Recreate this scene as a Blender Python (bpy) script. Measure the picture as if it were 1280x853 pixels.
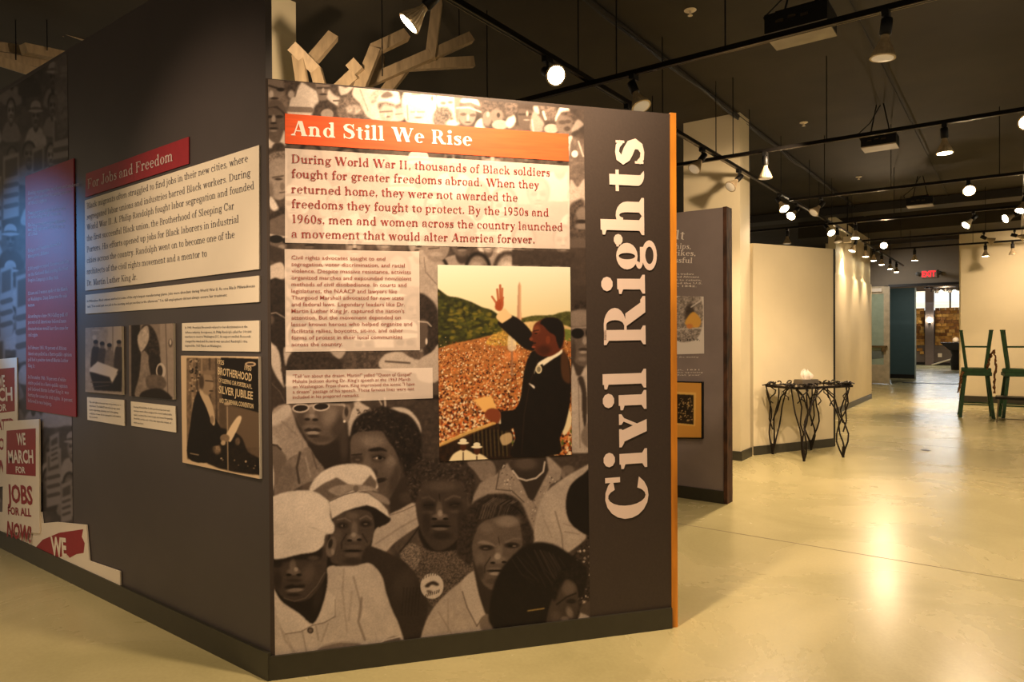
import bpy, bmesh, math, random
import numpy as np
from mathutils import Vector, Matrix
for o in list(bpy.data.objects): bpy.data.objects.remove(o)
SC = bpy.context.scene; COL = SC.collection
# ---------------------------------------------------------------- camera (1280x853 frame), world, exposure
FPX, CX, CY, EYE = 855.0, 640.0, 426.5, 1.36
yaw = math.atan2(630, 855); pit = math.radians(.5); rol = .0055
F0 = np.array([-math.sin(yaw), math.cos(yaw), 0]); R0 = np.array([math.cos(yaw), math.sin(yaw), 0]); ZZ = np.array([0, 0, 1.])
FW = F0*math.cos(pit)-ZZ*math.sin(pit); U0 = F0*math.sin(pit)+ZZ*math.cos(pit)
RT = math.cos(rol)*R0-math.sin(rol)*U0; UP = math.sin(rol)*R0+math.cos(rol)*U0
OO = np.array([0, 0, EYE])
cam = bpy.data.objects.new('camera', bpy.data.cameras.new('camera')); COL.objects.link(cam); SC.camera = cam
cam.data.sensor_width = 36; cam.data.lens = FPX/1280*36; cam.data.clip_start = .05; cam.data.clip_end = 200
cam.matrix_world = Matrix(((RT[0], UP[0], -FW[0], 0), (RT[1], UP[1], -FW[1], 0), (RT[2], UP[2], -FW[2], EYE), (0, 0, 0, 1)))
SC.view_settings.view_transform = 'Standard'; SC.view_settings.look = 'None'; SC.view_settings.gamma = 1
SC.view_settings.use_curve_mapping = False; SC.view_settings.exposure = 1.9
W = bpy.data.worlds.new('world'); SC.world = W; W.use_nodes = True
W.node_tree.nodes['Background'].inputs[0].default_value = (1.0, .78, .52, 1); W.node_tree.nodes['Background'].inputs[1].default_value = .11
WARM = (1.0, .72, .46)
def spot(name, loc, aim, power, size=70, blend=.6, col=WARM, rad=.05, parent=None):
    l = bpy.data.lights.new(name, 'SPOT'); l.energy = power; l.spot_size = math.radians(size); l.spot_blend = blend; l.color = col; l.shadow_soft_size = rad
    o = bpy.data.objects.new(name, l); COL.objects.link(o); o.location = loc
    o.rotation_euler = (Vector(aim)-Vector(loc)).to_track_quat('-Z', 'Y').to_euler(); return o
# lamps of unseen tracks above and behind the camera, plus added floor fill
spot('track_or_added_spot', (-1.38, 1.90, 2.98), (-1.80, 2.32, 2.0), 70, 112, 1.0)
spot('track_or_added_spot', (-.86, 2.62, 2.96), (-1.36, 2.88, 2.15), 10, 70, 1.0)
spot('track_or_added_spot', (-1.6, .1, 3.0), (-2.0, 2.0, .75), 44, 46, 1.0)
spot('track_or_added_spot', (-2.7, -.8, 3.0), (-2.75, 1.6, 1.75), 62, 44, 1.0)
spot('track_or_added_spot', (-4.6, -1.2, 3.0), (-4.9, 1.6, .5), 16, 44, 1.0, (1, .8, .7))
spot('track_or_added_spot', (-5.9, .2, 2.3), (-4.85, 1.6, 1.72), 60, 46, 1.0, (.10, .42, 1.0))
spot('track_or_added_spot', (-3.3, .2, 3.0), (-3.6, .5, 0), 62, 75, 1.0)  # added unseen spot that brightens the floor at the left
spot('track_or_added_spot', (.1, 1.3, 3.0), (-.1, 1.5, 0), 10, 95, 1.0)
spot('track_or_added_spot', (.9, 3.2, 3.0), (.4, 4.0, 0), 20, 130, 1.0)
# ---------------------------------------------------------------- painter for printed photographs
def vnoise(h, w, cell, seed, octs=3):
    rs = np.random.RandomState(seed); out = np.zeros((h, w)); amp = 1; tot = 0
    for o in range(octs):
        c = max(1.0, cell/2**o); gh = int(h/c)+3; gw = int(w/c)+3; g = rs.rand(gh, gw)
        yy = np.arange(h)/c; xx = np.arange(w)/c; y0 = yy.astype(int); x0 = xx.astype(int)
        fy = (yy-y0)[:, None]; fx = (xx-x0)[None]; fy = fy*fy*(3-2*fy); fx = fx*fx*(3-2*fx)
        a = g[np.ix_(y0, x0)]; b = g[np.ix_(y0, x0+1)]; c2 = g[np.ix_(y0+1, x0)]; d = g[np.ix_(y0+1, x0+1)]
        out += amp*((a*(1-fx)+b*fx)*(1-fy)+(c2*(1-fx)+d*fx)*fy); tot += amp; amp *= .6
    return out/tot-.5
def boxblur(m, r):
    if r < 1: return m
    for ax in (0, 1):
        p = np.pad(m, [(r+1, r) if a == ax else (0, 0) for a in (0, 1)], mode='edge'); c = np.cumsum(p, axis=ax)
        n = m.shape[ax]; m = (np.take(c, range(2*r+1, 2*r+1+n), axis=ax)-np.take(c, range(0, n), axis=ax))/(2*r+1)
    return m
def smooth(pts, k=4):
    p = np.array(pts, float); n = len(p); out = []
    for i in range(n):
        a, b, c, d = p[i-1], p[i], p[(i+1) % n], p[(i+2) % n]
        for j in range(k):
            t = j/k; out.append(.5*((2*b)+(c-a)*t+(2*a-5*b+4*c-d)*t*t+(3*b-a-3*c+d)*t**3))
    return np.array(out)
class Pic:
    def __init__(s, x0, y0, x1, y1, sc=1.5, tint=(1, .94, .885), base=.3):
        s.x0, s.y0, s.sc = x0, y0, sc; s.w = int((x1-x0)*sc); s.h = int((y1-y0)*sc); s.tint = tint
        s.a = np.ones((s.h, s.w, 3))*s.c(base); s.seed = 1
    def c(s, g): return np.array(g, float) if hasattr(g, '__len__') else np.array((s.tint[0]*g, s.tint[1]*g**1.1, s.tint[2]*g**1.16))
    def box(s, pts, pad):
        p = (np.array(pts, float)-[s.x0, s.y0])*s.sc
        x0 = max(0, int(p[:, 0].min()-pad)); x1 = min(s.w, int(p[:, 0].max()+pad+2)); y0 = max(0, int(p[:, 1].min()-pad)); y1 = min(s.h, int(p[:, 1].max()+pad+2))
        return p, x0, y0, x1, y1
    def put(s, m, x0, y0, x1, y1, g, a, nz, ncell):
        col = s.c(g)*np.ones((y1-y0, x1-x0, 3))
        if nz:
            s.seed += 1; col = col*(1+2*nz*vnoise(y1-y0, x1-x0, ncell*s.sc, s.seed))[..., None]
        m = (m*a)[..., None]; s.a[y0:y1, x0:x1] = s.a[y0:y1, x0:x1]*(1-m)+np.clip(col, 0, 1)*m
    def poly(s, pts, g, soft=.7, a=1, nz=0, nc=4, sm=True):
        if sm: pts = smooth(pts)
        r = int(round(soft*s.sc)); p, x0, y0, x1, y1 = s.box(pts, 3*r+2)
        if x1 <= x0 or y1 <= y0: return
        Y, X = np.mgrid[y0:y1, x0:x1]; X = X+.5; Y = Y+.5; m = np.zeros(X.shape, bool)
        for i in range(len(p)):
            (ax, ay), (bx, by) = p[i-1], p[i]
            if ay == by: continue
            m ^= ((ay > Y) != (by > Y)) & (X < (bx-ax)*(Y-ay)/(by-ay)+ax)
        m = m.astype(float)
        if r >= 1: m = boxblur(boxblur(m, r), max(1, r//2))
        s.put(m, x0, y0, x1, y1, g, a, nz, nc)
    def ell(s, cx, cy, rx, ry, g, soft=.4, a=1, rot=0, nz=0, nc=3):
        R = max(rx, ry)*(1+soft); p, x0, y0, x1, y1 = s.box([(cx-R, cy-R), (cx+R, cy+R)], 2)
        if x1 <= x0 or y1 <= y0: return
        Y, X = np.mgrid[y0:y1, x0:x1]; X = (X+.5)/s.sc+s.x0-cx; Y = (Y+.5)/s.sc+s.y0-cy; t = math.radians(rot)
        d = np.hypot((X*math.cos(t)+Y*math.sin(t))/rx, (-X*math.sin(t)+Y*math.cos(t))/ry)
        m = np.clip((1+soft-d)/(2*soft+1e-6), 0, 1); m = m*m*(3-2*m); s.put(m, x0, y0, x1, y1, g, a, nz, nc)
    def line(s, pts, w, g, a=.85, soft=1.3):
        pts = np.array(pts, float); _, x0, y0, x1, y1 = s.box(pts, (w+2)*s.sc)
        if x1 <= x0 or y1 <= y0: return
        Y, X = np.mgrid[y0:y1, x0:x1]; X = (X+.5)/s.sc+s.x0; Y = (Y+.5)/s.sc+s.y0; D = np.full(X.shape, 1e9)
        for (ax, ay), (bx, by) in zip(pts[:-1], pts[1:]):
            L = (bx-ax)**2+(by-ay)**2+1e-9; t = np.clip(((X-ax)*(bx-ax)+(Y-ay)*(by-ay))/L, 0, 1); D = np.minimum(D, np.hypot(X-ax-t*(bx-ax), Y-ay-t*(by-ay)))
        s.put(np.clip((w/2-D)/soft+.5, 0, 1), x0, y0, x1, y1, g, a, 0, 1)
    def hair(s, pts, g, hi=.3, nc=3, soft=1.2): s.poly(pts, g, soft, 1, .5, nc)
    def dots(s, poly, n, r, cols, seed=3):
        rs = random.Random(seed); P = smooth(poly, 1) if 0 else np.array(poly, float); x0, y0 = P.min(0); x1, y1 = P.max(0); k = 0
        while k < n:
            x = rs.uniform(x0, x1); y = rs.uniform(y0, y1); ins = False
            for i in range(len(P)):
                (ax, ay), (bx, by) = P[i-1], P[i]
                if (ay > y) != (by > y) and x < (bx-ax)*(y-ay)/(by-ay)+ax: ins = not ins
            if ins: s.ell(x, y, r*rs.uniform(.6, 1.4), r*rs.uniform(.6, 1.4), rs.choice(cols), .4, .9)
            k += 1
    def face(s, cx, cy, rx, ry, g=.36, hair=.15, hat=None, glasses=False, rot=0, shirt=None, lit=1):
        """a small generic face in the crowd"""
        if shirt is not None: s.poly([(cx-rx*2, cy+ry*2.6), (cx-rx*1.6, cy+ry*1.3), (cx-rx*.5, cy+ry*.9), (cx+rx*.5, cy+ry*.9), (cx+rx*1.7, cy+ry*1.4), (cx+rx*2, cy+ry*2.6)], shirt, nz=.1)
        s.ell(cx, cy+ry*.9, rx*.5, ry*.5, g*.55, .2)
        if hat is None: s.ell(cx, cy-ry*.3, rx*1.12, ry*.95, hair, .12, nz=.3, rot=rot)
        s.ell(cx, cy, rx*.92, ry, g, .13, rot=rot, nz=.12)
        k = lit
        s.ell(cx-k*rx*.1, cy-ry*.45, rx*.5, ry*.2, g*1.35, .6, .8); s.ell(cx+k*rx*.6, cy+ry*.3, rx*.4, ry*.7, g*.6, .6, .6)
        for e in (-1, 1):
            if glasses: s.ell(cx+e*rx*.4, cy-ry*.12, rx*.34, ry*.17, .08, .15)
            else:
                s.ell(cx+e*rx*.4, cy-ry*.1, rx*.28, ry*.13, g*.4, .5); s.line([(cx+e*rx*.15, cy-ry*.27), (cx+e*rx*.65, cy-ry*.3)], ry*.08, g*.5, .8)
            s.ell(cx+e*rx*.4, cy+ry*.2, rx*.25, ry*.14, g*1.3, .6, .7)
        s.ell(cx, cy+ry*.1, rx*.16, ry*.22, g*1.5, .5, .9); s.ell(cx, cy+ry*.33, rx*.26, ry*.07, g*.4, .5)
        s.ell(cx, cy+ry*.56, rx*.38, ry*.07, g*.42, .4); s.ell(cx, cy+ry*.66, rx*.32, ry*.07, g*1.35, .5, .8)
        if hat is not None:
            s.ell(cx, cy-ry*.9, rx*1.05, ry*.55, hat, .08); s.ell(cx, cy-ry*.72, rx*1.06, ry*.14, hat*.45, .15); s.ell(cx, cy-ry*.52, rx*1.5, ry*.14, hat, .15)

def paint_mural():
    P = Pic(330, 92, 742, 832, 1.5)
    r = random.Random(5)
    P.poly([(320, 80), (750, 80), (750, 840), (320, 840)], .3, nz=.5, nc=14, sm=False)
    # ---- crowd behind the text boxes and between them
    for row, y in enumerate(range(205, 480, 46)):
        for x in range(350, 730, 44):
            xx = x+(row % 2)*22+r.uniform(-8, 8); q = r.uniform(.9, 1.4)
            P.face(xx, y+r.uniform(-9, 9), 12*q, 17*q, r.choice([.3, .4, .5, .62]), r.choice([.12, .25]), r.choice([None, None, .85]), r.random() < .2, shirt=r.choice([.85, .8, .3, .6]))
    # ---- top strip
    P.poly([(334, 98), (365, 98), (371, 112), (366, 140), (334, 140)], .42, nz=.4, nc=8)
    P.ell(343, 111, 12, 16, .5, .2); P.line([(336, 107), (352, 112)], 2.5, .2); P.ell(351, 112, 5, 2.4, .15); P.ell(339, 118, 3, 5, .75); P.ell(343, 123, 5, 1.6, .2)
    P.poly([(362, 132), (368, 112), (378, 102), (385, 106), (398, 118), (397, 140), (392, 150), (362, 150)], .86, nz=.06)
    P.hair([(357, 98), (376, 100), (371, 112), (366, 122), (358, 122), (356, 108)], .28); P.ell(364, 118, 4, 5, .7); P.line([(371, 110), (368, 124)], 2, .35)
    P.poly([(362, 132), (366, 122), (382, 122), (388, 133), (389, 143), (361, 143)], .82); P.line([(361, 136.5), (388, 137.5)], 7, .42); P.line([(358, 145), (392, 145)], 3, .84)
    P.poly([(377, 101), (400, 101), (396, 112), (390, 110)], .35, nz=.3)
    P.poly([(395, 100), (412, 103), (411, 118), (406, 127), (399, 125), (396, 113)], .5); P.line([(397, 110), (411, 110)], 2.6, .22); P.ell(404, 118, 5, 1.2, .25); P.ell(404, 113, 1.6, 3, .7)
    P.poly([(409, 122), (412, 112), (424, 120), (425, 133), (414, 128)], .85); P.line([(417, 126), (424, 126)], 2, .3)
    P.hair([(412, 108), (424, 102), (425, 120), (417, 118)], .3); P.hair([(390, 144), (394, 132), (404, 126), (416, 130), (424, 138), (424, 146), (392, 146)], .26)
    P.ell(409, 143, 8, 7, .62, .15); P.poly([(424, 104), (442, 105), (436, 116), (426, 119)], .8); P.poly([(424, 103), (438, 104), (432, 110)], .35)
    P.hair([(424, 148), (424, 125), (432, 118), (442, 118), (450, 128), (458, 145), (456, 150)], .42); P.ell(442, 137, 10, 6, .66, .3, nz=.3)
    P.poly([(440, 118), (447, 104), (462, 106), (464, 120), (472, 135), (470, 150), (458, 145), (450, 130)], .82, nz=.08); P.line([(450, 112), (460, 138)], 1.4, .6)
    P.poly([(462, 108), (478, 108), (496, 112), (501, 128), (504, 150), (470, 150), (470, 135), (462, 124)], .86, nz=.08)
    P.poly([(462, 120), (472, 112), (484, 112), (474, 119), (470, 128), (464, 130)], .7, nz=.3); P.poly([(476, 120), (484, 114), (491, 118), (490, 121), (480, 123)], .42)
    P.ell(483, 141, 9, 12, .72, .15); P.line([(475, 140), (490, 139)], 2, .42); P.ell(485, 146, 3, 1.2, .45); P.ell(482, 144, 1.4, 3, .85)
    P.hair([(472, 130), (480, 127), (492, 130), (494, 134), (480, 131), (474, 138)], .5); P.hair([(494, 133), (500, 129), (509, 132), (509, 150), (503, 142), (497, 138)], .4)
    P.ell(500, 142, 6, 8, .75); P.line([(495, 143), (504, 142)], 1.5, .45)
    P.poly([(505, 114), (540, 118), (545, 128), (542, 155), (508, 152)], .84, nz=.06); P.ell(521, 136, 12, 15, .84, .1); P.line([(514, 140), (530, 140)], 1.8, .55); P.ell(523, 147, 5, 1.2, .5); P.ell(520, 142, 1.5, 3, .92); P.line([(509, 132), (510, 150)], 1.5, .5); P.ell(541, 123, 2, 3, .4)
    P.ell(520, 116, 6, 2.5, .66); P.line([(515, 118), (525, 118)], 1.2, .5)
    P.line([(543, 155), (543, 118)], 4, .9); P.poly([(548, 116), (566, 118), (570, 130), (572, 152), (547, 134)], .83); P.ell(554, 129, 3.5, 2, .5); P.ell(563, 128, 3.5, 2, .5)
    P.hair([(543, 156), (543, 140), (551, 134), (562, 136), (567, 150), (567, 158)], .46, nc=2); P.ell(566, 154, 8, 4, .92)
    P.poly([(568, 117), (576, 118), (573, 150), (570, 150)], .5); P.ell(584, 143, 11, 14, .56, .12); P.ell(579, 143, 4, 2, .36); P.ell(591, 144, 4, 2, .36); P.ell(585, 147, 1.8, 4, .75); P.ell(585, 153, 4, 1.1, .33)
    P.poly([(576, 128), (579, 122), (590, 121), (597, 125), (601, 134), (590, 132)], .82); P.line([(576, 131), (588, 130), (600, 135)], 4, .4); P.line([(571, 135), (586, 134.5), (604, 141)], 2, .86)
    P.poly([(594, 162), (596, 152), (604, 148), (608, 162)], .85)
    P.hair([(600, 130), (603, 122), (615, 120), (628, 124), (629, 140), (634, 150), (620, 160), (606, 160), (603, 148)], .33); P.ell(609, 148, 5.5, 9, .5, .2); P.ell(610, 143, 2, 3, .68); P.ell(621, 145, 8, 9, .48, .2); P.ell(623, 144, 2, 3, .2); P.ell(625, 156, 10, 6, .66, .15)
    P.poly([(632, 153), (640, 142), (645, 150), (641, 158), (636, 160)], .85); P.hair([(630, 125), (645, 127), (646, 140), (634, 146)], .38)
    P.ell(657, 146, 10, 17, .36, .12); P.line([(649, 143), (664, 143)], 2.4, .2); P.ell(659, 142, 1.6, 3.5, .66); P.ell(658, 150, 4, 1, .58); P.poly([(646, 135), (654, 129), (666, 131), (668, 138), (656, 136)], .26)
    P.poly([(664, 164), (664, 148), (668, 140), (680, 154), (678, 164)], .62); P.line([(665, 150), (667, 165)], 1.6, .85); P.poly([(667, 133), (673, 134), (674, 143), (668, 140)], .75)
    P.hair([(674, 130), (692, 130), (696, 148), (684, 150), (677, 142)], .4); P.line([(679, 140), (682, 149)], 3, .85); P.hair([(680, 164), (682, 154), (694, 152), (700, 162)], .3); P.ell(689, 161, 9, 6, .68, .15)
    P.poly([(701, 132), (708, 130), (712, 141), (702, 143), (696, 152), (694, 148)], .88); P.ell(707, 155, 12, 15, .45, .12); P.ell(703, 153, 5, 2.6, .3); P.ell(710, 152, 4, 2.4, .3); P.ell(709, 161, 4, 3, .28); P.hair([(700, 142), (712, 139), (722, 148), (724, 164), (716, 160), (714, 148)], .3)
    P.poly([(714, 165), (721, 150), (728, 153), (728, 158)], .7, a=.7); P.poly([(711, 172), (716, 172), (716, 192), (711, 196)], .85)
    # ---- right edge strip, upper
    P.poly([(711, 196), (716, 172), (728, 178), (731, 190), (732, 240), (711, 236)], .42, nz=.25); P.ell(718.5, 192.5, 4, 4.4, .92, .1); P.line([(723, 177), (729, 195)], 2, .8)
    P.poly([(711, 262), (713, 225), (722, 234), (731, 224), (731, 258), (721, 252)], .72, nz=.1); P.hair([(711, 262), (721, 251), (731, 254), (732, 312), (711, 312)], .3); P.ell(728, 268, 8, 9, .5, .3); P.ell(727, 283, 8, 4, .52, .4); P.ell(727, 277, 7, 2.4, .18); P.ell(723, 305, 14, 8, .36, .3)
    P.poly([(712, 310), (745, 310), (745, 376), (712, 376)], .26, nz=.15, nc=9, sm=False); P.poly([(640, 312), (720, 316), (712, 334), (640, 332)], .24, nz=.2, sm=False)
    # ---- right edge strip: man with dark glasses
    P.poly([(712, 372), (740, 372), (740, 470), (712, 470)], .24, sm=False); P.poly([(713, 386), (735, 384), (736, 450), (728, 458), (718, 452), (713, 440)], .38, nz=.1); P.hair([(712, 388), (713, 379), (735, 376), (736, 388)], .2)
    P.poly([(714, 390), (735, 388), (735, 405), (714, 408)], .56, 1.5, .8); P.line([(713, 411), (736, 409)], 2, .62); P.ell(722, 417, 8, 6.5, .07, .15); P.ell(737, 416, 5, 6, .07, .15); P.ell(731, 426, 3, 5, .6, .4); P.ell(729, 437, 6, 2, .22); P.ell(729, 440.5, 5, 1.8, .6); P.ell(728, 449, 5, 3, .5, .5); P.ell(717, 440, 3, 14, .2, .5, .7)
    P.poly([(713, 600), (714, 462), (723, 473), (737, 463), (740, 600)], .72, nz=.05); P.poly([(722, 474), (729, 472), (734, 500), (732, 536), (728, 520), (727, 490)], .24); P.line([(723, 476), (725, 560)], 1.2, .5); P.poly([(726, 545), (732, 532), (740, 526), (740, 560), (730, 556)], .5)
    P.poly([(700, 592), (708, 582), (740, 566), (740, 590), (720, 600)], .42, nz=.15); P.line([(700, 583), (740, 577)], 3, .2)
    # ---- left edge strip: cap man, fair man, dark glasses
    P.poly([(330, 140), (356, 140), (356, 186), (330, 186)], .3, sm=False); P.poly([(334, 134), (340, 125), (350, 126), (356, 134), (357, 144), (345, 136), (334, 138)], .36); P.line([(334, 136), (346, 134), (356, 143)], 3, .18)
    P.poly([(334, 138), (346, 136), (355, 145), (355, 166), (350, 176), (341, 178), (334, 170)], .36, nz=.1); P.ell(337, 146, 4, 1.8, .16); P.ell(349, 146, 5, 2, .16); P.ell(342, 149, 2.4, 5, .6); P.ell(342, 154, 4, 1.3, .16); P.ell(342, 160.5, 5.5, 1.3, .15); P.ell(342, 163.5, 4.5, 1.4, .54)
    P.poly([(333, 172), (342, 178), (350, 177), (356, 162), (356, 184), (333, 184)], .8); P.poly([(342, 180), (350, 178), (356, 182), (356, 192), (340, 192)], .25, nz=.3)
    P.poly([(333, 192), (345, 188), (357, 190), (357, 310), (333, 310)], .3, nz=.3, sm=False); P.poly([(334, 200), (340, 192), (352, 190), (358, 193), (358, 240), (350, 250), (340, 246), (334, 235)], .62, nz=.08); P.hair([(334, 206), (336, 196), (346, 190), (358, 192), (358, 198), (344, 198)], .48, nc=2)
    P.line([(341, 222), (354, 220)], 2, .3); P.ell(348, 224, 5, 1.6, .26); P.ell(353, 233, 3, 5, .48); P.line([(350, 241), (358, 240)], 1.6, .3); P.ell(338, 240, 4, 12, .4, .5, .7)
    P.poly([(336, 250), (340, 246), (349, 262), (346, 266), (338, 260)], .86); P.hair([(334, 272), (344, 264), (358, 260), (358, 292), (334, 292)], .2); P.poly([(334, 280), (345, 272), (358, 270), (358, 310), (345, 322), (336, 305)], .4, nz=.1)
    P.line([(333, 293), (358, 297)], 2.4, .8); P.ell(345, 299, 9, 5, .07, .15); P.ell(358, 301, 5, 4, .07); P.ell(352, 309, 4, 3, .55)
    P.poly([(333, 305), (356, 312), (355, 340), (346, 330), (333, 322)], .22, nz=.2, sm=False); P.poly([(333, 336), (350, 328), (356, 336), (356, 348), (333, 350)], .76)
    P.poly([(333, 352), (344, 347), (358, 352), (358, 440), (345, 438), (334, 420)], .16, nz=.4, nc=3, sm=False); P.line([(334, 393), (345, 391), (357, 398)], 1.5, .6); P.ell(339, 400, 4, 6, .32)
    P.poly([(333, 430), (346, 434), (357, 448), (358, 470), (352, 486), (333, 462)], .76, nz=.05); P.poly([(346, 434), (350, 445), (354, 478), (357, 480), (357, 440)], .15)
    P.poly([(333, 452), (345, 470), (357, 490), (358, 506), (345, 519), (333, 528)], .22, nz=.25); P.line([(334, 474), (350, 490), (356, 503)], 1.2, .38)
    # ---- between the pale boxes
    P.poly([(355, 436), (550, 434), (550, 470), (355, 470)], .3, nz=.3, sm=False); P.hair([(356, 468), (360, 448), (372, 438), (392, 436), (412, 442), (428, 452), (432, 466)], .2); P.hair([(430, 462), (440, 444), (455, 437), (478, 440), (480, 460)], .3); P.poly([(355, 435), (366, 436), (360, 448), (357, 458)], .75); P.poly([(412, 437), (432, 437), (424, 449)], .66)
    P.poly([(478, 462), (480, 444), (505, 440), (526, 448), (545, 440), (545, 466)], .74, nz=.05); P.line([(482, 452), (512, 454)], 2.4, .3); P.poly([(502, 438), (524, 436), (532, 448), (518, 449)], .34, nz=.4)
    # ---- strip left of the colour photo
    P.poly([(524, 312), (549, 312), (549, 440), (524, 440)], .66, nz=.1, sm=False); P.poly([(530, 306), (560, 306), (557, 322), (545, 328), (534, 322)], .55, nz=.1); P.line([(536, 311), (549, 310)], 1.4, .25); P.ell(545, 318, 8, 3, .7, .5, .6)
    P.line([(530, 322), (532, 340), (546, 356)], 1.2, .45); P.hair([(522, 372), (528, 367), (542, 378), (548, 395), (548, 445), (532, 445), (522, 410)], .18); P.poly([(523, 402), (534, 403), (534, 428), (528, 436), (523, 436)], .33); P.line([(523, 402), (534, 403), (539, 408)], 1.6, .75); P.ell(533, 427, 1.4, 4, .8)
    P.poly([(523, 452), (540, 440), (549, 432), (549, 475), (523, 475)], .7); P.poly([(522, 504), (549, 500), (549, 580), (522, 580)], .3, sm=False); P.poly([(520, 498), (549, 498), (549, 545), (540, 562), (526, 552), (520, 530)], .3, nz=.1)
    P.ell(531, 507, 8, 8, .55, .08); P.ell(531, 507, 7, 7, .24, .08); P.ell(548, 507, 6, 8, .24, .1); P.ell(540, 523, 4, 3, .16); P.ell(538, 519, 2, 4, .45); P.ell(539, 534, 7, 2.2, .14); P.ell(539, 537.5, 6, 2, .55); P.hair([(520, 496), (549, 494), (549, 501), (521, 502)], .12); P.ell(521, 515, 3, 8, .42)
    P.poly([(526, 554), (540, 562), (549, 556), (549, 576), (526, 576)], .14); P.poly([(526, 560), (540, 566), (534, 576), (526, 574)], .7)
    # ---- lower crowd.  young man in white-rimmed sunglasses
    P.poly([(340, 505), (550, 500), (550, 600), (340, 600)], .24, nz=.3, sm=False)
    P.poly([(432, 503), (458, 500), (466, 513), (450, 520), (442, 530), (438, 545), (430, 540)], .74, nz=.04); P.poly([(452, 500), (515, 500), (512, 508), (490, 510), (470, 516), (462, 510)], .26, nz=.2); P.poly([(485, 512), (497, 509), (512, 513), (524, 528), (526, 542), (512, 520), (497, 515)], .76); P.line([(481, 498), (482, 512)], 2.6, .75); P.line([(474, 500), (477, 506)], 2, .7)
    P.poly([(338, 519), (360, 505), (366, 516), (371, 532), (378, 546), (386, 560), (374, 568), (360, 576), (345, 600), (338, 590)], .6, nz=.12, nc=3); P.poly([(338, 521), (361, 505), (364, 516), (354, 527), (340, 533)], .75, 1.5); P.line([(352, 527), (372, 545)], 2, .5, .6); P.poly([(338, 545), (346, 548), (358, 576), (352, 578)], .72, 1.5, .6)
    P.poly([(366, 500), (438, 500), (437, 520), (431, 536), (421, 548), (408, 556), (395, 556), (384, 548), (375, 533), (368, 520), (365, 512)], .37, nz=.06)
    P.poly([(384, 553), (396, 557), (410, 556), (424, 545), (433, 528), (436, 545), (441, 560), (442, 585), (412, 592), (396, 575)], .17, 1); P.ell(424, 535, 10, 16, .24, .5, .8); P.ell(412, 520, 9, 12, .5, .6, .8, 20); P.ell(376, 524, 6, 12, .26, .6, .7); P.ell(402, 549, 12, 4, .3, .5); P.ell(430, 555, 5, 20, .3, .6, .6)
    P.ell(390, 512, 4, 8, .5, .5); P.ell(389, 521, 8, 4, .46, .4); P.ell(384, 524.5, 3.4, 1.8, .14); P.ell(394, 525, 3.6, 1.8, .14); P.ell(390, 520, 3, 2.4, .58, .5)
    P.ell(389, 534, 10, 3, .42, .4); P.poly([(380, 539), (386, 535), (390, 536.5), (395, 535), (402, 539), (392, 540)], .17); P.ell(391, 541.5, 8, 2.2, .6, .3); P.ell(392, 545.5, 7, 2, .2, .5)
    for cx, cy in ((376, 510.5), (401.5, 508.5)):
        P.ell(cx, cy, 10.8, 5.8, .74, .08, rot=-4); P.ell(cx, cy, 8.8, 3.9, .14, .08, rot=-4)
    P.line([(386, 508), (391, 507)], 2.4, .7); P.line([(411, 505), (429, 506), (431, 508)], 3, .72); P.hair([(365, 497), (438, 497), (437, 504), (366, 503)], .12)
    P.ell(433.5, 517, 5.2, 11, .5, .15, rot=8); P.ell(433, 515, 2.4, 6, .22, .4); P.ell(430.5, 527, 1.6, 1.6, .9)
    P.poly([(346, 592), (352, 582), (362, 574), (376, 565), (386, 559), (394, 572), (406, 588), (398, 600), (384, 604), (345, 622)], .5, nz=.14, nc=3); P.line([(375, 566), (371, 585), (374, 604)], 3, .24); P.line([(390, 566), (396, 586)], 2, .36); P.line([(382, 572), (388, 596)], 2.5, .62); P.poly([(345, 610), (350, 590), (362, 578), (368, 598), (362, 615), (346, 622)], .44, 1.5, .8, nz=.15)
    P.poly([(338, 560), (349, 560), (359, 575), (352, 586), (346, 606), (338, 600)], .42); P.line([(338, 556), (346, 557), (351, 562)], 2.6, .2); P.line([(338, 553.5), (346, 555)], 1.2, .7); P.poly([(332, 578), (340, 580), (343, 602), (338, 622), (332, 628)], .78)
    # ---- woman behind, wavy hair
    H = [(437, 575), (437, 552), (441, 530), (450, 519), (462, 513), (472, 510), (484, 509), (500, 516), (514, 522), (523, 534), (527, 548), (527, 566), (530, 585), (527, 604), (516, 612), (508, 600), (505, 590), (500, 575), (470, 545), (441, 560)]
    P.hair(H, .13); P.hair([(520, 585), (532, 578), (536, 594), (530, 610), (520, 604)], .16)
    for k in range(90):
        x = r.uniform(445, 526); y = r.uniform(511, 545) if x < 495 else r.uniform(518, 600); P.ell(x, y, 1.8, .9, r.choice([.27, .34, .22]), .5, .7, r.uniform(0, 180))
    P.poly([(438, 560), (440, 546), (450, 540), (466, 539), (478, 540), (484, 550), (493, 562), (499, 578), (501, 592), (497, 610), (488, 622), (480, 627), (470, 618), (466, 590), (450, 585), (439, 580)], .35, nz=.1, nc=2)
    P.ell(464, 552, 16, 8, .49, .6, .85, nz=.1); P.ell(446, 556, 7, 9, .38, .6, .6); P.ell(488, 577, 6, 7, .52, .6, .8, -30); P.ell(493, 600, 6, 18, .24, .6, .8, 15)
    P.poly([(460, 563), (468, 560), (478, 560), (484, 565), (477, 564), (466, 565)], .12); P.ell(473, 572, 11, 6, .22, .5, .7); P.ell(473, 573, 6, 2.6, .4, .3); P.ell(475, 572.5, 2.6, 2.4, .08, .3); P.ell(471, 573, 1, 1, .75); P.line([(466, 572), (474, 569.6), (481, 573)], 1.3, .09)
    P.ell(446, 574, 8, 5, .2, .5, .8); P.line([(440, 569), (452, 568)], 1.6, .12); P.ell(447, 575, 3, 1.3, .38); P.ell(459, 580, 5, 12, .42, .5, .7); P.ell(468, 592, 4, 5, .24, .5)
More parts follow.
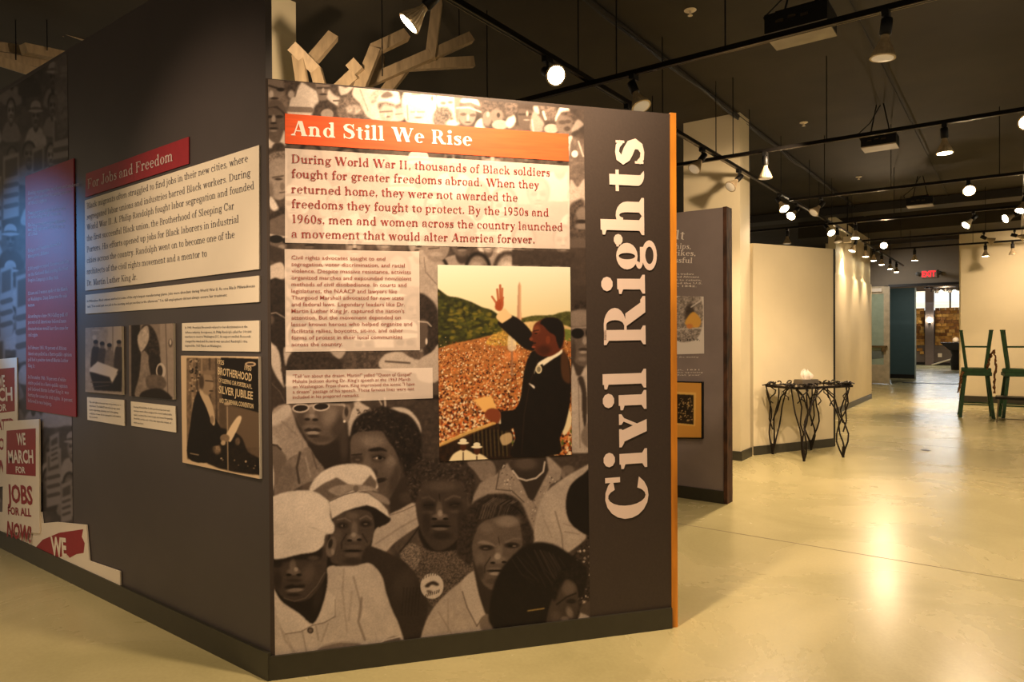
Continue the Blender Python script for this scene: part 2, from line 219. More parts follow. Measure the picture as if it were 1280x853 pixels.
    P.ell(475, 601, 8, 3, .16, .4, rot=-12); P.ell(477, 607, 7, 3, .33, .4, rot=-15); P.ell(486, 585, 7, 9, .42, .6, .5)
    P.poly([(487, 634), (489, 622), (500, 600), (508, 598), (514, 612), (520, 628), (505, 636), (490, 645)], .2, 1); P.ell(508, 622, 8, 7, .3, .5, .6)
    P.poly([(484, 646), (500, 637), (520, 628), (524, 645), (526, 655), (508, 668), (492, 680), (478, 694), (462, 690), (464, 670)], .7, nz=.05); P.line([(486, 645), (504, 639), (521, 631)], 1.2, .45); P.line([(470, 680), (500, 660), (522, 648)], 2.4, .56, .6)
    # ---- bonnet woman
    P.poly([(412, 660), (418, 645), (440, 632), (470, 632), (488, 648), (482, 656), (468, 662), (464, 684), (456, 706), (412, 712)], .13)
    P.poly([(414, 660), (420, 646), (440, 638), (462, 640), (468, 655), (466, 672), (460, 688), (456, 702), (445, 710), (428, 711), (416, 706), (412, 690)], .3, nz=.08, nc=2)
    P.ell(441, 645, 7, 4, .38, .6); P.line([(422, 650), (431, 648), (438, 652)], 2, .44); P.line([(450, 649), (458, 645), (464, 649)], 2, .44); P.ell(428, 657, 7, 4, .15, .5, .9); P.ell(457, 655, 7, 4, .13, .5, .9); P.ell(429, 657.5, 3, 1.4, .4); P.ell(430, 657.5, 1.3, 1.5, .07); P.ell(457, 655.5, 2.6, 1.2, .36)
    P.ell(443, 663, 4, 11, .44, .5); P.ell(443, 672, 8, 4.5, .46, .4); P.ell(442, 669, 3, 3, .62, .5); P.ell(437, 676, 3, 1.6, .1); P.ell(449, 675, 3, 1.6, .1); P.line([(433, 668), (427, 678), (427, 686)], 1.6, .15, .8); P.line([(453, 668), (459, 678)], 1.6, .15, .8)
    P.ell(441, 689, 11, 1.6, .11, .4); P.ell(441, 684, 10, 2.6, .36, .5); P.ell(441, 694, 9, 2.8, .38, .5); P.ell(441, 702, 11, 4, .22, .5); P.ell(422, 672, 5, 8, .38, .6, .6)
    P.poly([(388, 617), (389, 606), (398, 594), (412, 585), (430, 580.5), (448, 580.5), (461, 584), (468, 592), (471, 602), (470, 612), (440, 616), (411, 628)], .86, nz=.02)
    P.poly([(411, 628), (428, 619), (444, 615), (460, 617), (474, 626), (484, 638), (488, 649), (480, 643), (468, 635), (458, 632), (445, 635), (430, 640), (415, 649)], .85, sm=False)
    P.poly([(458, 632), (470, 636), (488, 649), (481, 654), (474, 660), (468, 648)], .14, .5, sm=False)
    P.poly([(390, 615), (404, 605), (421, 597), (436, 606), (443, 608), (452, 607), (463, 594), (471, 603), (470, 611), (444, 612), (424, 621), (411, 627), (398, 620)], .42, nz=.08, nc=2, sm=False)
    P.poly([(411, 612), (424, 607), (444, 606), (452, 607), (464, 609), (474, 615), (462, 613), (448, 614), (436, 614), (424, 620), (413, 616)], .6, nz=.12); P.poly([(457, 613), (470, 616), (484, 623), (487, 631), (476, 628), (464, 619)], .56); P.ell(445, 611, 3.4, 4, .46, .2); P.line([(412, 627), (430, 619), (445, 615)], 1, .3)
    # sweater of the bonnet woman
    P.poly([(458, 684), (472, 686), (490, 694), (510, 705), (524, 722), (532, 740), (535, 760), (530, 785), (524, 812), (530, 850), (500, 850), (503, 812), (480, 750), (470, 712), (452, 706)], .2, nz=.16, nc=1.5); P.ell(505, 730, 12, 20, .28, .6, .6, 30)
    for k in range(6): P.line([(505+k*4, 735), (502+k*4, 770)], 1.4, .13, .6)
    P.poly([(404, 700), (420, 706), (440, 710), (456, 703), (458, 712), (404, 716)], .12)
    # ---- flat-cap man and polo shirt
    P.poly([(340, 735), (352, 748), (375, 765), (391, 780), (400, 762), (407, 735), (409, 710), (425, 708), (442, 708), (458, 704), (468, 708), (478, 722), (483, 742), (490, 762), (499, 782), (506, 812), (500, 860), (320, 860), (330, 740)], .77, nz=.04, nc=5)
    for a, b, w, g in (([(430, 712), (428, 740), (434, 790)], 0, 2.5, .66), ([(442, 722), (452, 760), (450, 772)], 0, 2.5, .58), ([(452, 748), (448, 778), (456, 800)], 0, 3, .5), ([(440, 740), (436, 775)], 0, 3, .68), ([(410, 780), (402, 802)], 0, 2, .62), ([(345, 760), (356, 800), (372, 820)], 0, 3, .64), ([(378, 790), (384, 820)], 0, 1.6, .55), ([(395, 783), (398, 800)], 0, 2, .6), ([(352, 780), (366, 815)], 0, 3, .68)): P.line(a, w, g, .7, 2)
    P.poly([(341, 740), (352, 750), (372, 766), (391, 781), (376, 789), (357, 792), (346, 770)], .83, nz=.02); P.poly([(391, 781), (402, 762), (408, 740), (419, 748), (419, 770), (405, 778)], .82); P.line([(357, 793), (376, 790), (391, 782), (405, 779), (419, 771)], 1.4, .5); P.line([(419, 771), (419, 750)], 1, .6)
    P.poly([(344, 736), (352, 742), (370, 752), (388, 748), (404, 726), (408, 712), (409, 730), (403, 757), (391, 780), (374, 767), (352, 752)], .13); P.ell(398, 745, 5, 18, .2, .5, .8, 15)
    P.ell(388, 788.5, 4, 4, .28, .1); P.ell(388, 788.5, 2, 2, .45)
    P.poly([(390, 822), (404, 808), (424, 803), (445, 804), (458, 810), (470, 818), (420, 830)], .5, nz=.06); P.line([(404, 808), (424, 803), (445, 804)], 1.4, .7); P.poly([(465, 812), (478, 802), (492, 796), (500, 798), (503, 812)], .4, nz=.05); P.line([(466, 810), (480, 801), (500, 796)], 2, .85)
    P.poly([(338, 697), (375, 692), (400, 682), (408, 690), (408, 712), (402, 730), (390, 744), (378, 751), (364, 752), (352, 746), (342, 730), (337, 712)], .27, nz=.06)
    P.poly([(337, 694), (370, 693), (400, 682), (400, 700), (372, 700), (338, 706)], .13, 1.5, .9); P.ell(346, 706, 7, 4, .12, .5, .8); P.ell(392, 698, 7, 3, .34, .5, .8); P.ell(366, 708, 4, 8, .42, .5); P.ell(367, 715, 8, 4, .42, .4); P.ell(370, 712, 2.6, 2.6, .62, .5); P.ell(361, 719, 3.4, 1.6, .09); P.ell(374, 719, 3.4, 1.6, .09)
    P.ell(368, 726, 9, 2, .2, .5); P.poly([(355, 735), (364, 731), (370, 732), (381, 731), (379, 735), (368, 737)], .12); P.ell(369, 738, 10, 2.4, .5, .4, rot=-5); P.ell(367, 744, 8, 2, .16, .5); P.ell(385, 718, 7, 12, .35, .6, .8, 20); P.line([(355, 748), (368, 752), (382, 748), (396, 733), (406, 716)], 1.1, .42); P.ell(347, 725, 5, 12, .17, .5, .7)
    P.ell(414, 684, 6, 13, .44, .15, rot=12); P.ell(413, 680, 2.6, 6, .16, .4, rot=12); P.ell(416, 690, 2, 4, .58, .5)
    P.poly([(332, 629), (346, 619), (366, 614), (390, 614), (404, 621), (412, 631), (413, 646), (418, 658), (416, 667), (407, 669), (404, 682), (394, 690), (376, 693), (338, 698), (332, 660)], .87, .5, nz=.015, nc=12); P.line([(338, 669), (356, 668)], 1, .74, .5); P.line([(390, 660), (410, 668)], 1, .74, .5); P.line([(386, 659), (396, 661)], 1, .74, .5)
    # ---- stern woman, curly hair
    P.poly([(516, 690), (530, 682), (578, 684), (592, 700), (600, 720), (590, 745), (545, 760), (530, 740), (520, 718), (506, 700)], .34, nz=.7, nc=1.4)
    P.poly([(500, 694), (512, 679), (526, 688), (520, 712), (510, 706)], .45, nz=.6, nc=1.2); P.line([(527, 655), (512, 676), (500, 690)], 2, .14)
    P.poly([(524, 660), (530, 684), (548, 690), (570, 688), (582, 690), (580, 660), (560, 672)], .13)
    P.poly([(520, 620), (528, 602), (550, 596), (572, 600), (583, 616), (584, 636), (581, 656), (572, 674), (558, 686), (544, 688), (532, 676), (524, 658), (520, 638)], .25, nz=.08)
    P.hair([(509, 608), (511, 590), (520, 580), (534, 574), (556, 573), (580, 576), (592, 584), (599, 600), (596, 618), (588, 630), (583, 618), (578, 604), (566, 600), (548, 599), (532, 603), (524, 615), (519, 630), (512, 620)], .2)
    for k in range(110):
        x = r.uniform(512, 597); y = r.uniform(575, 603) if 526 < x < 580 else r.uniform(583, 622); P.ell(x, y, 1.8, .8, r.choice([.3, .36, .12]), .5, .7, r.uniform(0, 180))
    P.ell(551, 608, 18, 6, .34, .6, .8); P.ell(536, 632, 9, 5, .155, .6, .9); P.ell(568, 631, 9, 5, .155, .6, .9); P.line([(530, 632), (541, 631.5)], 1.6, .1); P.line([(563, 631.5), (574, 630)], 1.6, .1); P.line([(528, 623), (536, 621), (543, 626)], 2.4, .34, .7, 2); P.line([(557, 625), (567, 620), (575, 622)], 2.4, .38, .7, 2); P.ell(568, 632, 3, 1.2, .22); P.ell(535, 641, 7, 2, .32, .6, .7); P.ell(570, 640, 7, 2, .33, .6, .7)
    P.line([(549, 618), (550, 627)], 1.5, .13); P.ell(549, 637, 4, 10, .38, .5); P.ell(550, 646, 9, 4, .42, .4); P.ell(550, 642, 3, 4, .58, .5); P.ell(543, 649, 3.4, 1.6, .1); P.ell(557, 649, 3.4, 1.6, .1); P.ell(551, 658, 12, 2, .1, .3); P.ell(550, 661.5, 9, 2, .42, .4); P.ell(553, 654, 10, 2, .2, .5); P.ell(552, 670, 12, 5, .17, .5); P.ell(533, 655, 5, 14, .17, .5, .7); P.ell(577, 652, 5, 16, .17, .5, .7)
    # badge
    P.ell(540, 733, 14.5, 16, .8, .05); P.poly([(531, 733), (536, 728.5), (543, 727), (549, 731), (546, 733), (540, 731), (535, 735)], .2, .4); P.poly([(534, 738), (540, 739), (539, 742), (534, 741)], .4, .4)
    for k in range(7): P.line([(532+k*2.7, 746.5-k*.9), (532.8+k*2.7, 743.2-k*.9)], 1.3, .25, soft=.7); P.line([(529.5+k*3.2, 724-k*.7-(3-abs(k-3))*.9), (530+k*3.2, 721.6-k*.7-(3-abs(k-3))*.9)], 1.2, .35, soft=.7)
    # ---- open-collared jacket with pearl string
    P.poly([(596, 572), (620, 570), (745, 566), (745, 700), (640, 640), (592, 625)], .26, nz=.2, sm=False)
    P.poly([(584, 578), (612, 575), (620, 592), (604, 602), (594, 590)], .5, nz=.1); P.poly([(588, 640), (592, 620), (600, 604), (622, 592), (634, 579), (641, 590), (652, 604), (664, 624), (674, 640), (672, 665), (655, 660), (640, 625), (610, 618), (594, 632)], .58, nz=.1, sm=False)
    P.dots([(628, 582), (640, 582), (655, 604), (672, 636), (668, 660), (655, 625), (622, 612)], 120, .8, [.34, .8]); P.line([(624, 590), (620, 612), (640, 614), (655, 628)], 1.4, .28)
    P.poly([(641, 575), (684, 570), (686, 586), (678, 604), (664, 626), (652, 604), (642, 590)], .2); P.ell(657, 580, 14, 8, .32, .5); P.poly([(682, 568), (688, 572), (704, 588), (700, 600), (688, 606), (674, 640), (666, 628), (678, 604), (686, 588)], .6, nz=.1, sm=False); P.dots([(690, 590), (700, 598), (676, 636), (668, 626)], 50, .8, [.34, .8])
    P.line([(641, 589), (648, 598), (658, 601), (670, 598), (679, 590), (681, 578)], 2.2, .86); P.ell(710, 588, 8, 6, .42, .3); P.ell(704, 594, 2.5, 5, .48, .3, rot=-15); P.ell(709, 596, 2.4, 4, .38, .3)
    P.poly([(668, 690), (668, 660), (674, 632), (684, 614), (702, 600), (722, 588), (745, 578), (745, 600), (724, 606), (712, 626), (713, 645), (724, 660), (733, 672), (712, 690), (703, 692), (694, 684)], .7, nz=.05); P.line([(694, 640), (702, 668), (704, 688)], 2, .5, .7); P.line([(706, 665), (724, 668)], 1.6, .55, .7); P.line([(704, 655), (722, 660)], 1.4, .58, .7); P.line([(680, 650), (690, 672)], 1.4, .6, .7)
    P.poly([(745, 588), (728, 594), (714, 606), (708, 622), (708, 640), (713, 654), (724, 664), (736, 670), (745, 670)], .1)
    P.poly([(712, 700), (725, 682), (745, 668), (745, 775), (720, 775)], .2, nz=.6, nc=2, sm=False); P.dots([(714, 700), (738, 668), (738, 760), (722, 760)], 110, 1.2, [.75, .5, .08, .1])
    # ---- frowning woman
    P.poly([(524, 812), (528, 790), (538, 766), (556, 744), (578, 726), (594, 714), (604, 740), (616, 772), (640, 800), (640, 850), (520, 850)], .68, nz=.06); P.poly([(578, 726), (592, 716), (598, 735), (610, 765), (596, 783), (584, 760), (578, 742)], .74); P.line([(596, 783), (584, 760), (578, 740)], 1.6, .42); P.line([(596, 783), (604, 772)], 1.6, .4); P.line([(548, 765), (566, 795)], 2, .55, .6); P.line([(560, 750), (560, 790)], 2, .58, .6)
    P.poly([(592, 700), (604, 725), (620, 735), (624, 760), (628, 784), (612, 778), (600, 748), (594, 720)], .2); P.poly([(600, 775), (612, 768), (624, 785), (630, 795), (604, 790)], .46)
    P.hair([(571, 692), (573, 668), (578, 648), (588, 632), (602, 622), (622, 617), (640, 620), (652, 630), (660, 648), (666, 664), (666, 680), (650, 684), (640, 660), (610, 652), (597, 665), (592, 690), (588, 706), (578, 700)], .2)
    for k in range(14): P.line([(592+k*3.4, 650-k*.5), (598+k*3.2, 632), (612+k*2.8, 622+k*.4)], .9, r.choice([.42, .5, .12]), .7)
    for k in range(6): P.line([(628+k*2, 646), (634+k*2.6, 630+k), (648+k*1.6, 632+k*3)], .9, .1, .8)
    P.poly([(594, 668), (600, 656), (616, 648), (638, 645), (648, 652), (652, 668), (653, 682), (646, 694), (634, 710), (626, 728), (616, 738), (604, 730), (597, 716), (592, 698), (590, 682)], .37, nz=.07)
    P.ell(634, 652, 15, 7, .54, .5, .9); P.ell(608, 660, 9, 7, .44, .6, .8); P.line([(623, 672), (625, 684)], 1.3, .2); P.poly([(596, 679), (604, 676), (614, 679), (620, 684), (606, 681)], .5); P.ell(608, 685, 9, 3.4, .16, .4); P.ell(640, 682, 9, 3.6, .15, .4); P.line([(632, 678), (642, 673.5), (650, 674)], 2.4, .46, .7, 2); P.ell(607, 686, 3, 1, .36); P.ell(638, 682.5, 2.6, 1.4, .07); P.ell(643, 683, 2.4, 1, .42)
    P.ell(624, 690, 4.4, 9, .46, .5); P.ell(623, 700, 9.5, 5, .48, .4); P.ell(622, 696, 4, 4, .66, .5); P.ell(616, 704, 3, 1.5, .12); P.ell(630, 703, 3, 1.5, .12); P.line([(613, 697), (606, 708), (606, 716)], 1.4, .18, .8); P.ell(619, 714, 10, 1.7, .13, .4); P.ell(620, 717.5, 8, 2.2, .62, .4); P.ell(619, 711, 9, 1.5, .45, .4); P.ell(600, 700, 5, 9, .46, .6, .6); P.ell(600, 716, 6, 10, .22, .5, .7); P.ell(617, 727, 10, 4, .3, .5)
    # ---- bowed dark head
    P.poly([(611, 775), (613, 752), (618, 730), (628, 710), (640, 696), (654, 684), (672, 678), (692, 681), (708, 690), (722, 700), (732, 710), (734, 725), (728, 745), (712, 760), (712, 800), (700, 850), (640, 850), (618, 790)], .11, 1, nz=.12)
    for k in range(26):
        a = r.uniform(0, 1); P.line([(640+60*a, 700-12*math.sin(a*3)), (652+62*a, 705+r.uniform(0, 14)), (668+50*a, 722+r.uniform(0, 14))], .9, r.choice([.2, .25, .3]), .5)
    P.poly([(690, 825), (682, 800), (684, 770), (692, 745), (704, 726), (716, 724), (722, 738), (723, 752), (722, 764), (716, 774), (708, 782), (704, 800), (704, 825)], .27, .8, nz=.07); P.ell(711, 736, 8, 9, .42, .5, .8); P.line([(696, 756), (708, 747), (720, 742)], 2.2, .12); P.ell(714, 752, 6, 3, .14, .4); P.ell(712, 766, 4, 7, .5, .5, .9, -20); P.ell(706, 774, 5, 3, .46, .4); P.ell(711, 777, 2.4, 1.4, .1); P.ell(695, 772, 6, 8, .36, .6, .7)
    P.hair([(690, 745), (694, 725), (706, 708), (724, 706), (732, 716), (728, 734), (720, 730), (708, 724), (700, 736), (694, 752)], .12); P.line([(660, 764), (680, 761)], 1.6, (.75, .62, .35), .8)
    P.poly([(722, 775), (728, 762), (734, 768), (750, 790), (740, 815), (716, 815), (716, 784)], .72); P.poly([(724, 764), (734, 752), (745, 752), (745, 772), (736, 770)], .3)
    P.a *= (1+.16*vnoise(P.h, P.w, 1.6, 77, 2))[..., None]*(1+.12*vnoise(P.h, P.w, 26, 78, 2))[..., None]
    return P
BOX1 = [(356.3, 185.5), (711.2, 207.5), (712.1, 311.6), (356.3, 303.6)]
BOX2 = [(355.8, 311.6), (523.9, 314.7), (524.9, 438), (356.8, 440)]
BOX3 = [(357.6, 463.2), (540.6, 459.8), (540.9, 498), (358.1, 505)]
def paint_boxes(P):
    Q = Pic(330, 92, 742, 832, 1.5); Q.a = P.a.copy()
    for b in (BOX1, BOX2, BOX3):
        cx = sum(p[0] for p in b)/4; cy = sum(p[1] for p in b)/4; g = [(cx+(x-cx)*1.05, cy+(y-cy)*1.1) for x, y in b]
        Q.poly(g, (.93, .865, .82), a=.8, sm=False)
    return Q

def paint_speech():
    P = Pic(544, 328, 718, 580, 2.0); r = random.Random(8)
    top = np.array((.90, .92, .84)); bot = np.array((.93, .83, .62))
    for i in range(P.h):
        t = min(1, i/(P.h*.35)); P.a[i, :] = top*(1-t)+bot*t
    P.poly([(540, 400), (720, 396), (720, 590), (540, 590)], (.66, .42, .22), nz=.3, nc=3, sm=False)
    # trees
    P.poly([(540, 362), (547, 361), (560, 370), (572, 372), (590, 378), (602, 384), (615, 388), (628, 398), (634, 404), (632, 412), (610, 420), (585, 426), (565, 430), (547, 436), (540, 436)], (.2, .2, .08), nz=.5, nc=4); P.poly([(610, 424), (632, 408), (650, 414), (655, 430), (612, 432)], (.72, .56, .25), nz=.4, nc=2)
    for k in range(230):
        x = r.uniform(545, 630); t = (x-545)/85; y = r.uniform(366+t*32, 428-t*14); P.ell(x, y, r.uniform(1.5, 4), r.uniform(1, 3), r.choice([(.36, .35, .1), (.12, .14, .06), (.5, .44, .14), (.26, .27, .1)]), .6, .7)
    P.poly([(650, 400), (665, 395), (690, 394), (700, 391), (715, 391), (718, 412), (700, 408), (650, 404)], (.3, .3, .14), nz=.4, nc=3); P.poly([(652, 404), (680, 402), (715, 410), (715, 424), (690, 414), (655, 414)], (.85, .72, .5), nz=.1); P.poly([(700, 412), (716, 414), (716, 426), (702, 424)], (.42, .46, .2), nz=.2)
    # obelisk
    P.poly([(646, 402), (647.7, 357), (649.3, 352.5), (650.8, 357), (651.4, 402)], (.74, .56, .44), .4, sm=False); P.poly([(649.6, 353), (650.8, 357), (651.4, 402), (649.4, 402)], (.86, .7, .55), .4, sm=False)
    # crowd
    for k in range(5200):
        y = 422+154*(r.random()**.8); x = r.uniform(545, 717)
        if y < 436 and x < 600 and r.random() < .6: continue
        s = .8+1.5*(y-420)/150
        P.ell(x, y, s*r.uniform(.5, 1), s*r.uniform(.5, 1), r.choice([(.96, .88, .74), (.9, .66, .42), (.78, .38, .16), (.3, .13, .07), (.5, .22, .1), (.95, .8, .6), (.2, .1, .06), (.85, .5, .25)]), .4, .9)
    P.ell(640, 445, 10, 6, (.9, .55, .3), .4, .7, nz=.2); P.line([(640, 418), (640, 470)], 3, (.55, .4, .3), .7); P.poly([(636, 418), (644, 418), (645, 437), (635, 437)], (.93, .87, .75), a=.7)
    # rail and lower figures
    P.poly([(545, 560), (618, 530), (640, 540), (640, 590), (545, 590)], (.16, .1, .06), nz=.5, nc=3); P.dots([(640, 545), (714, 520), (714, 575), (640, 580)], 160, 2, [(.9, .8, .6), (.1, .07, .04), (.35, .4, .15), (.8, .45, .2)], 9)
    for x in range(590, 632, 5): P.line([(x, 536), (x+2, 572)], 1.6, (.08, .05, .03)); P.line([(x+2.4, 538), (x+4, 570)], .8, (.4, .36, .2))
    for cx, cy in ((579, 566), (596, 571)):
        P.poly([(cx-16, 582), (cx-14, cy+4), (cx-4, cy-3), (cx+5, cy-3), (cx+15, cy+4), (cx+18, 582)], (.95, .88, .72)); P.ell(cx, cy-8, 4, 6, (.3, .15, .08), .2); P.ell(cx, cy-15, 4.4, 2.6, (.95, .9, .78), .2); P.ell(cx, cy-12, 7, 1.8, (.95, .9, .78), .2); P.line([(cx, cy), (cx, cy+12)], 1.5, (.2, .12, .08))
    P.poly([(625, 546), (638, 541), (640, 552), (629, 557)], (.86, .74, .56), a=.8); P.poly([(700, 516), (712, 512), (714, 532), (704, 544)], (.93, .85, .68))
    P.line([(549, 557), (585, 541), (618, 529)], 4.2, (.9, .72, .42)); P.line([(549, 559), (618, 531)], 1, (.45, .3, .15))
    # speaker
    S = (.085, .06, .045)
    P.poly([(622, 404), (630, 396), (638, 394), (650, 400), (662, 412), (668, 424), (668, 438), (656, 436), (642, 424), (630, 413)], S, .4); P.poly([(663, 442), (672, 438), (690, 444), (704, 440), (711, 450), (714, 468), (713, 500), (707, 530), (700, 548), (698, 568), (640, 572), (644, 548), (640, 528), (643, 515), (650, 500), (653, 480), (656, 460)], S, .4, nz=.2, nc=5)
    P.poly([(702, 438), (709, 444), (713, 470), (711, 480), (702, 470)], (.34, .21, .12), 1.2, .8); P.poly([(624, 516), (645, 512), (660, 500), (664, 520), (640, 536), (626, 538)], S, .4); P.line([(624, 517), (625, 529)], 2.6, (.93, .85, .72))
    P.line([(672, 450), (662, 480), (655, 520), (652, 568)], .8, (.2, .14, .1), .8)
    P.poly([(668, 468), (672, 455), (682, 448), (696, 440), (702, 436), (702, 442), (690, 450), (676, 460)], (.95, .9, .8), .4); P.poly([(674, 458), (679, 457), (676, 476), (668, 468)], S); P.ell(673.5, 462, 4, 5.4, (.82, .76, .62), .08); P.ell(673.5, 462, 2.4, 3.4, (.5, .46, .38), .2)
    P.poly([(661, 479), (668, 483), (668, 486), (663, 482)], (.95, .9, .85), .3)
    SK = (.36, .16, .09)
    P.poly([(671, 403), (682, 398), (694, 398), (703, 405), (706, 417), (704, 432), (701, 438), (690, 445), (680, 446), (671, 442), (668, 436), (665, 433), (667, 428), (662, 425), (665, 418), (667, 408)], SK, .4, nz=.06); P.poly([(675, 404), (681, 398), (692, 397), (701, 401), (705, 411), (704, 427), (700, 436), (696, 428), (694, 420), (686, 415), (680, 408)], (.07, .045, .035), .6)
    P.ell(685, 425, 2.8, 5, (.45, .2, .11), .25); P.ell(671, 412, 4, 5, (.52, .26, .15), .6, .8); P.line([(667, 414), (673, 413)], 1.2, (.12, .05, .03)); P.ell(670, 417, 2, .8, (.08, .04, .03)); P.line([(664, 430), (669, 429)], 1.8, (.12, .05, .04)); P.ell(667, 434, 2.4, 1.2, (.55, .25, .17)); P.ell(680, 438, 8, 6, (.2, .09, .05), .6, .7); P.ell(664, 424, 2.2, 2, (.48, .24, .14), .5)
    # raised hand
    HK = (.62, .28, .15)
    P.poly([(620, 396), (630, 386), (636, 391), (640, 396), (630, 403), (627, 404)], (.92, .78, .58), .3); P.poly([(619, 386), (620, 378), (625, 374), (629, 376), (629, 384), (625, 389)], HK, .3, sm=True)
    for a, b, w in (((621, 380), (615, 371), 2.4), ((623, 378), (621.5, 362), 2.6), ((625.5, 377), (625.2, 357), 2.8), ((627.4, 378), (628, 361), 2.4), ((627, 384), (629, 372), 2)): P.line([a, b], w, HK); P.line([a, b], .6, (.8, .45, .28), .6)
    # sheet of notes
    P.poly([(592, 500), (606, 496), (614, 495), (620, 508), (622, 514), (612, 520), (604, 514)], (.93, .72, .42), .3, sm=False); P.poly([(606, 517), (612, 511), (622, 512), (626, 520), (622, 529), (610, 524)], (.5, .24, .13), .4)
    return P
def sepia_pic(x0, y0, x1, y1, sc=2.5, tint=(1, .93, .86), base=.3): return Pic(x0, y0, x1, y1, sc, tint, base)
def paint_jubilee():
    P = sepia_pic(228, 442, 331, 600); P.tint = (1, .88, .72)
    P.poly([(225, 440), (335, 440), (335, 605), (225, 605)], .9, sm=False)
    P.poly([(233.5, 448), (325, 449.5), (326, 594), (234, 574)], .38, sm=False, nz=.15, nc=8)
    P.poly([(233.5, 448), (274, 448.5), (274, 560), (234, 570)], .5, sm=False, nz=.3, nc=4)
    for x in (240, 246, 252, 262, 270): P.line([(x, 449), (x+1, 540)], 2.4, .25 if x % 4 else .68, .7)
    P.dots([(236, 450), (250, 450), (250, 500), (236, 510)], 50, 1.2, [.15, .75])
    P.poly([(284, 508), (326, 516), (326, 560), (284, 560)], .42, sm=False)
    P.poly([(276, 447), (324, 449), (324.5, 516.5), (278, 503)], .1, .3, sm=False)
    P.ell(313, 455.5, 7, 3, .8, .1); P.ell(313, 455.5, 4.6, 1.4, .2, .1)
    P.poly([(262, 545), (275, 535), (300, 545), (310, 565), (325, 575), (326, 594), (260, 580)], .12, nz=.6, nc=3); P.ell(297, 552, 3, 5, .4, nz=.2); P.ell(271, 562, 5, 6, .5, nz=.5)
    P.dots([(262, 570), (325, 580), (325, 592), (262, 578)], 30, 1, [.8, .5])
    P.poly([(235, 572), (238, 530), (243, 500), (250, 488), (258, 490), (268, 520), (280, 545), (274, 556), (262, 560), (260, 578)], .1, .5, nz=.2)
    P.poly([(249, 490), (254, 486), (264, 502), (269, 525), (266, 532), (258, 510)], .82, .5); P.ell(265, 525, 2.4, 5, .6, .3)
    P.ell(259, 480, 7.5, 14, .62, .12); P.ell(261, 466, 7, 3, .55, .4); P.ell(252, 478, 3, 9, .3, .4); P.line([(257, 476), (266, 477)], 1.5, .14); P.ell(265, 482, 1.5, 3, .66); P.ell(264, 489, 2.6, 1, .2)
    P.line([(284, 509), (285, 590)], 1.6, .72); P.ell(284, 505, 4, 2, .75, .2); P.poly([(282, 545), (296, 522), (302, 524), (290, 550), (286, 552)], .93, .3); P.ell(281, 548, 6, 5, .55, .2, nz=.1); P.ell(279, 554, 3, 3, .78)
    P.line([(238, 567), (248, 569)], 1.2, .8)
    return P
def paint_meeting():
    P = sepia_pic(108, 402, 160, 496); P.poly([(105, 400), (160, 400), (160, 500), (105, 500)], .68, sm=False, nz=.12, nc=6)
    P.poly([(135, 405), (156, 405), (156, 440), (135, 440)], .74, sm=False); P.line([(141, 408), (141, 440)], 1.2, .5); P.line([(116, 413), (124, 413)], 1.5, .8); P.ell(118, 422, 2.5, 3, .8)
    for x, y, g in ((120, 433, .2), (128, 435, .28), (137, 437, .5), (149, 433, .22)):
        P.poly([(x-6, 464), (x-5, y+4), (x, y), (x+5, y+5), (x+6, 464)], g, nz=.15); P.ell(x, y-3, 2.8, 4, .45); P.ell(x-.3, y-5.4, 2.8, 2.4, .08)
    P.poly([(112, 461), (122, 452), (148, 462), (146, 466), (140, 480), (137, 471), (112, 465)], .88, sm=False); P.poly([(112, 465), (137, 472), (140, 480), (148, 466), (153, 462), (152, 490), (118, 488)], .12, sm=False); P.line([(114, 478), (140, 478)], 1.5, .4); P.line([(116, 484), (136, 482)], 1, .35)
    return P
def paint_worker():
    P = sepia_pic(162, 400, 224, 504); P.poly([(160, 398), (225, 398), (225, 505), (160, 505)], .55, sm=False, nz=.1)
    P.poly([(164, 405), (175, 404), (178, 500), (164, 497)], .14, sm=False, nz=.4); P.poly([(200, 404), (221, 404), (221, 502), (202, 500)], .62, sm=False, nz=.06); P.line([(207, 405), (210, 500)], 1.2, .4); P.ell(213, 429, 2.4, 5, .3); P.ell(213, 428, 1.4, 3.6, .8)
    P.poly([(176, 412), (186, 406), (196, 420), (199, 446), (180, 446)], .2, nz=.7, nc=2.5); P.poly([(172, 420), (184, 407), (186, 425), (176, 440)], .75, nz=.2)
    P.poly([(170, 498), (174, 470), (178, 440), (186, 446), (190, 470), (200, 480), (206, 498)], .56, nz=.2); P.poly([(186, 446), (200, 446), (198, 470), (190, 474)], .16, nz=.3); P.ell(201, 464, 6, 10, .8, .1); P.ell(200, 464, 3.4, 7, .2, .2); P.poly([(184, 470), (202, 470), (208, 482), (196, 490), (184, 484)], .4, nz=.2); P.poly([(178, 490), (200, 486), (215, 500), (178, 500)], .14)
    return P
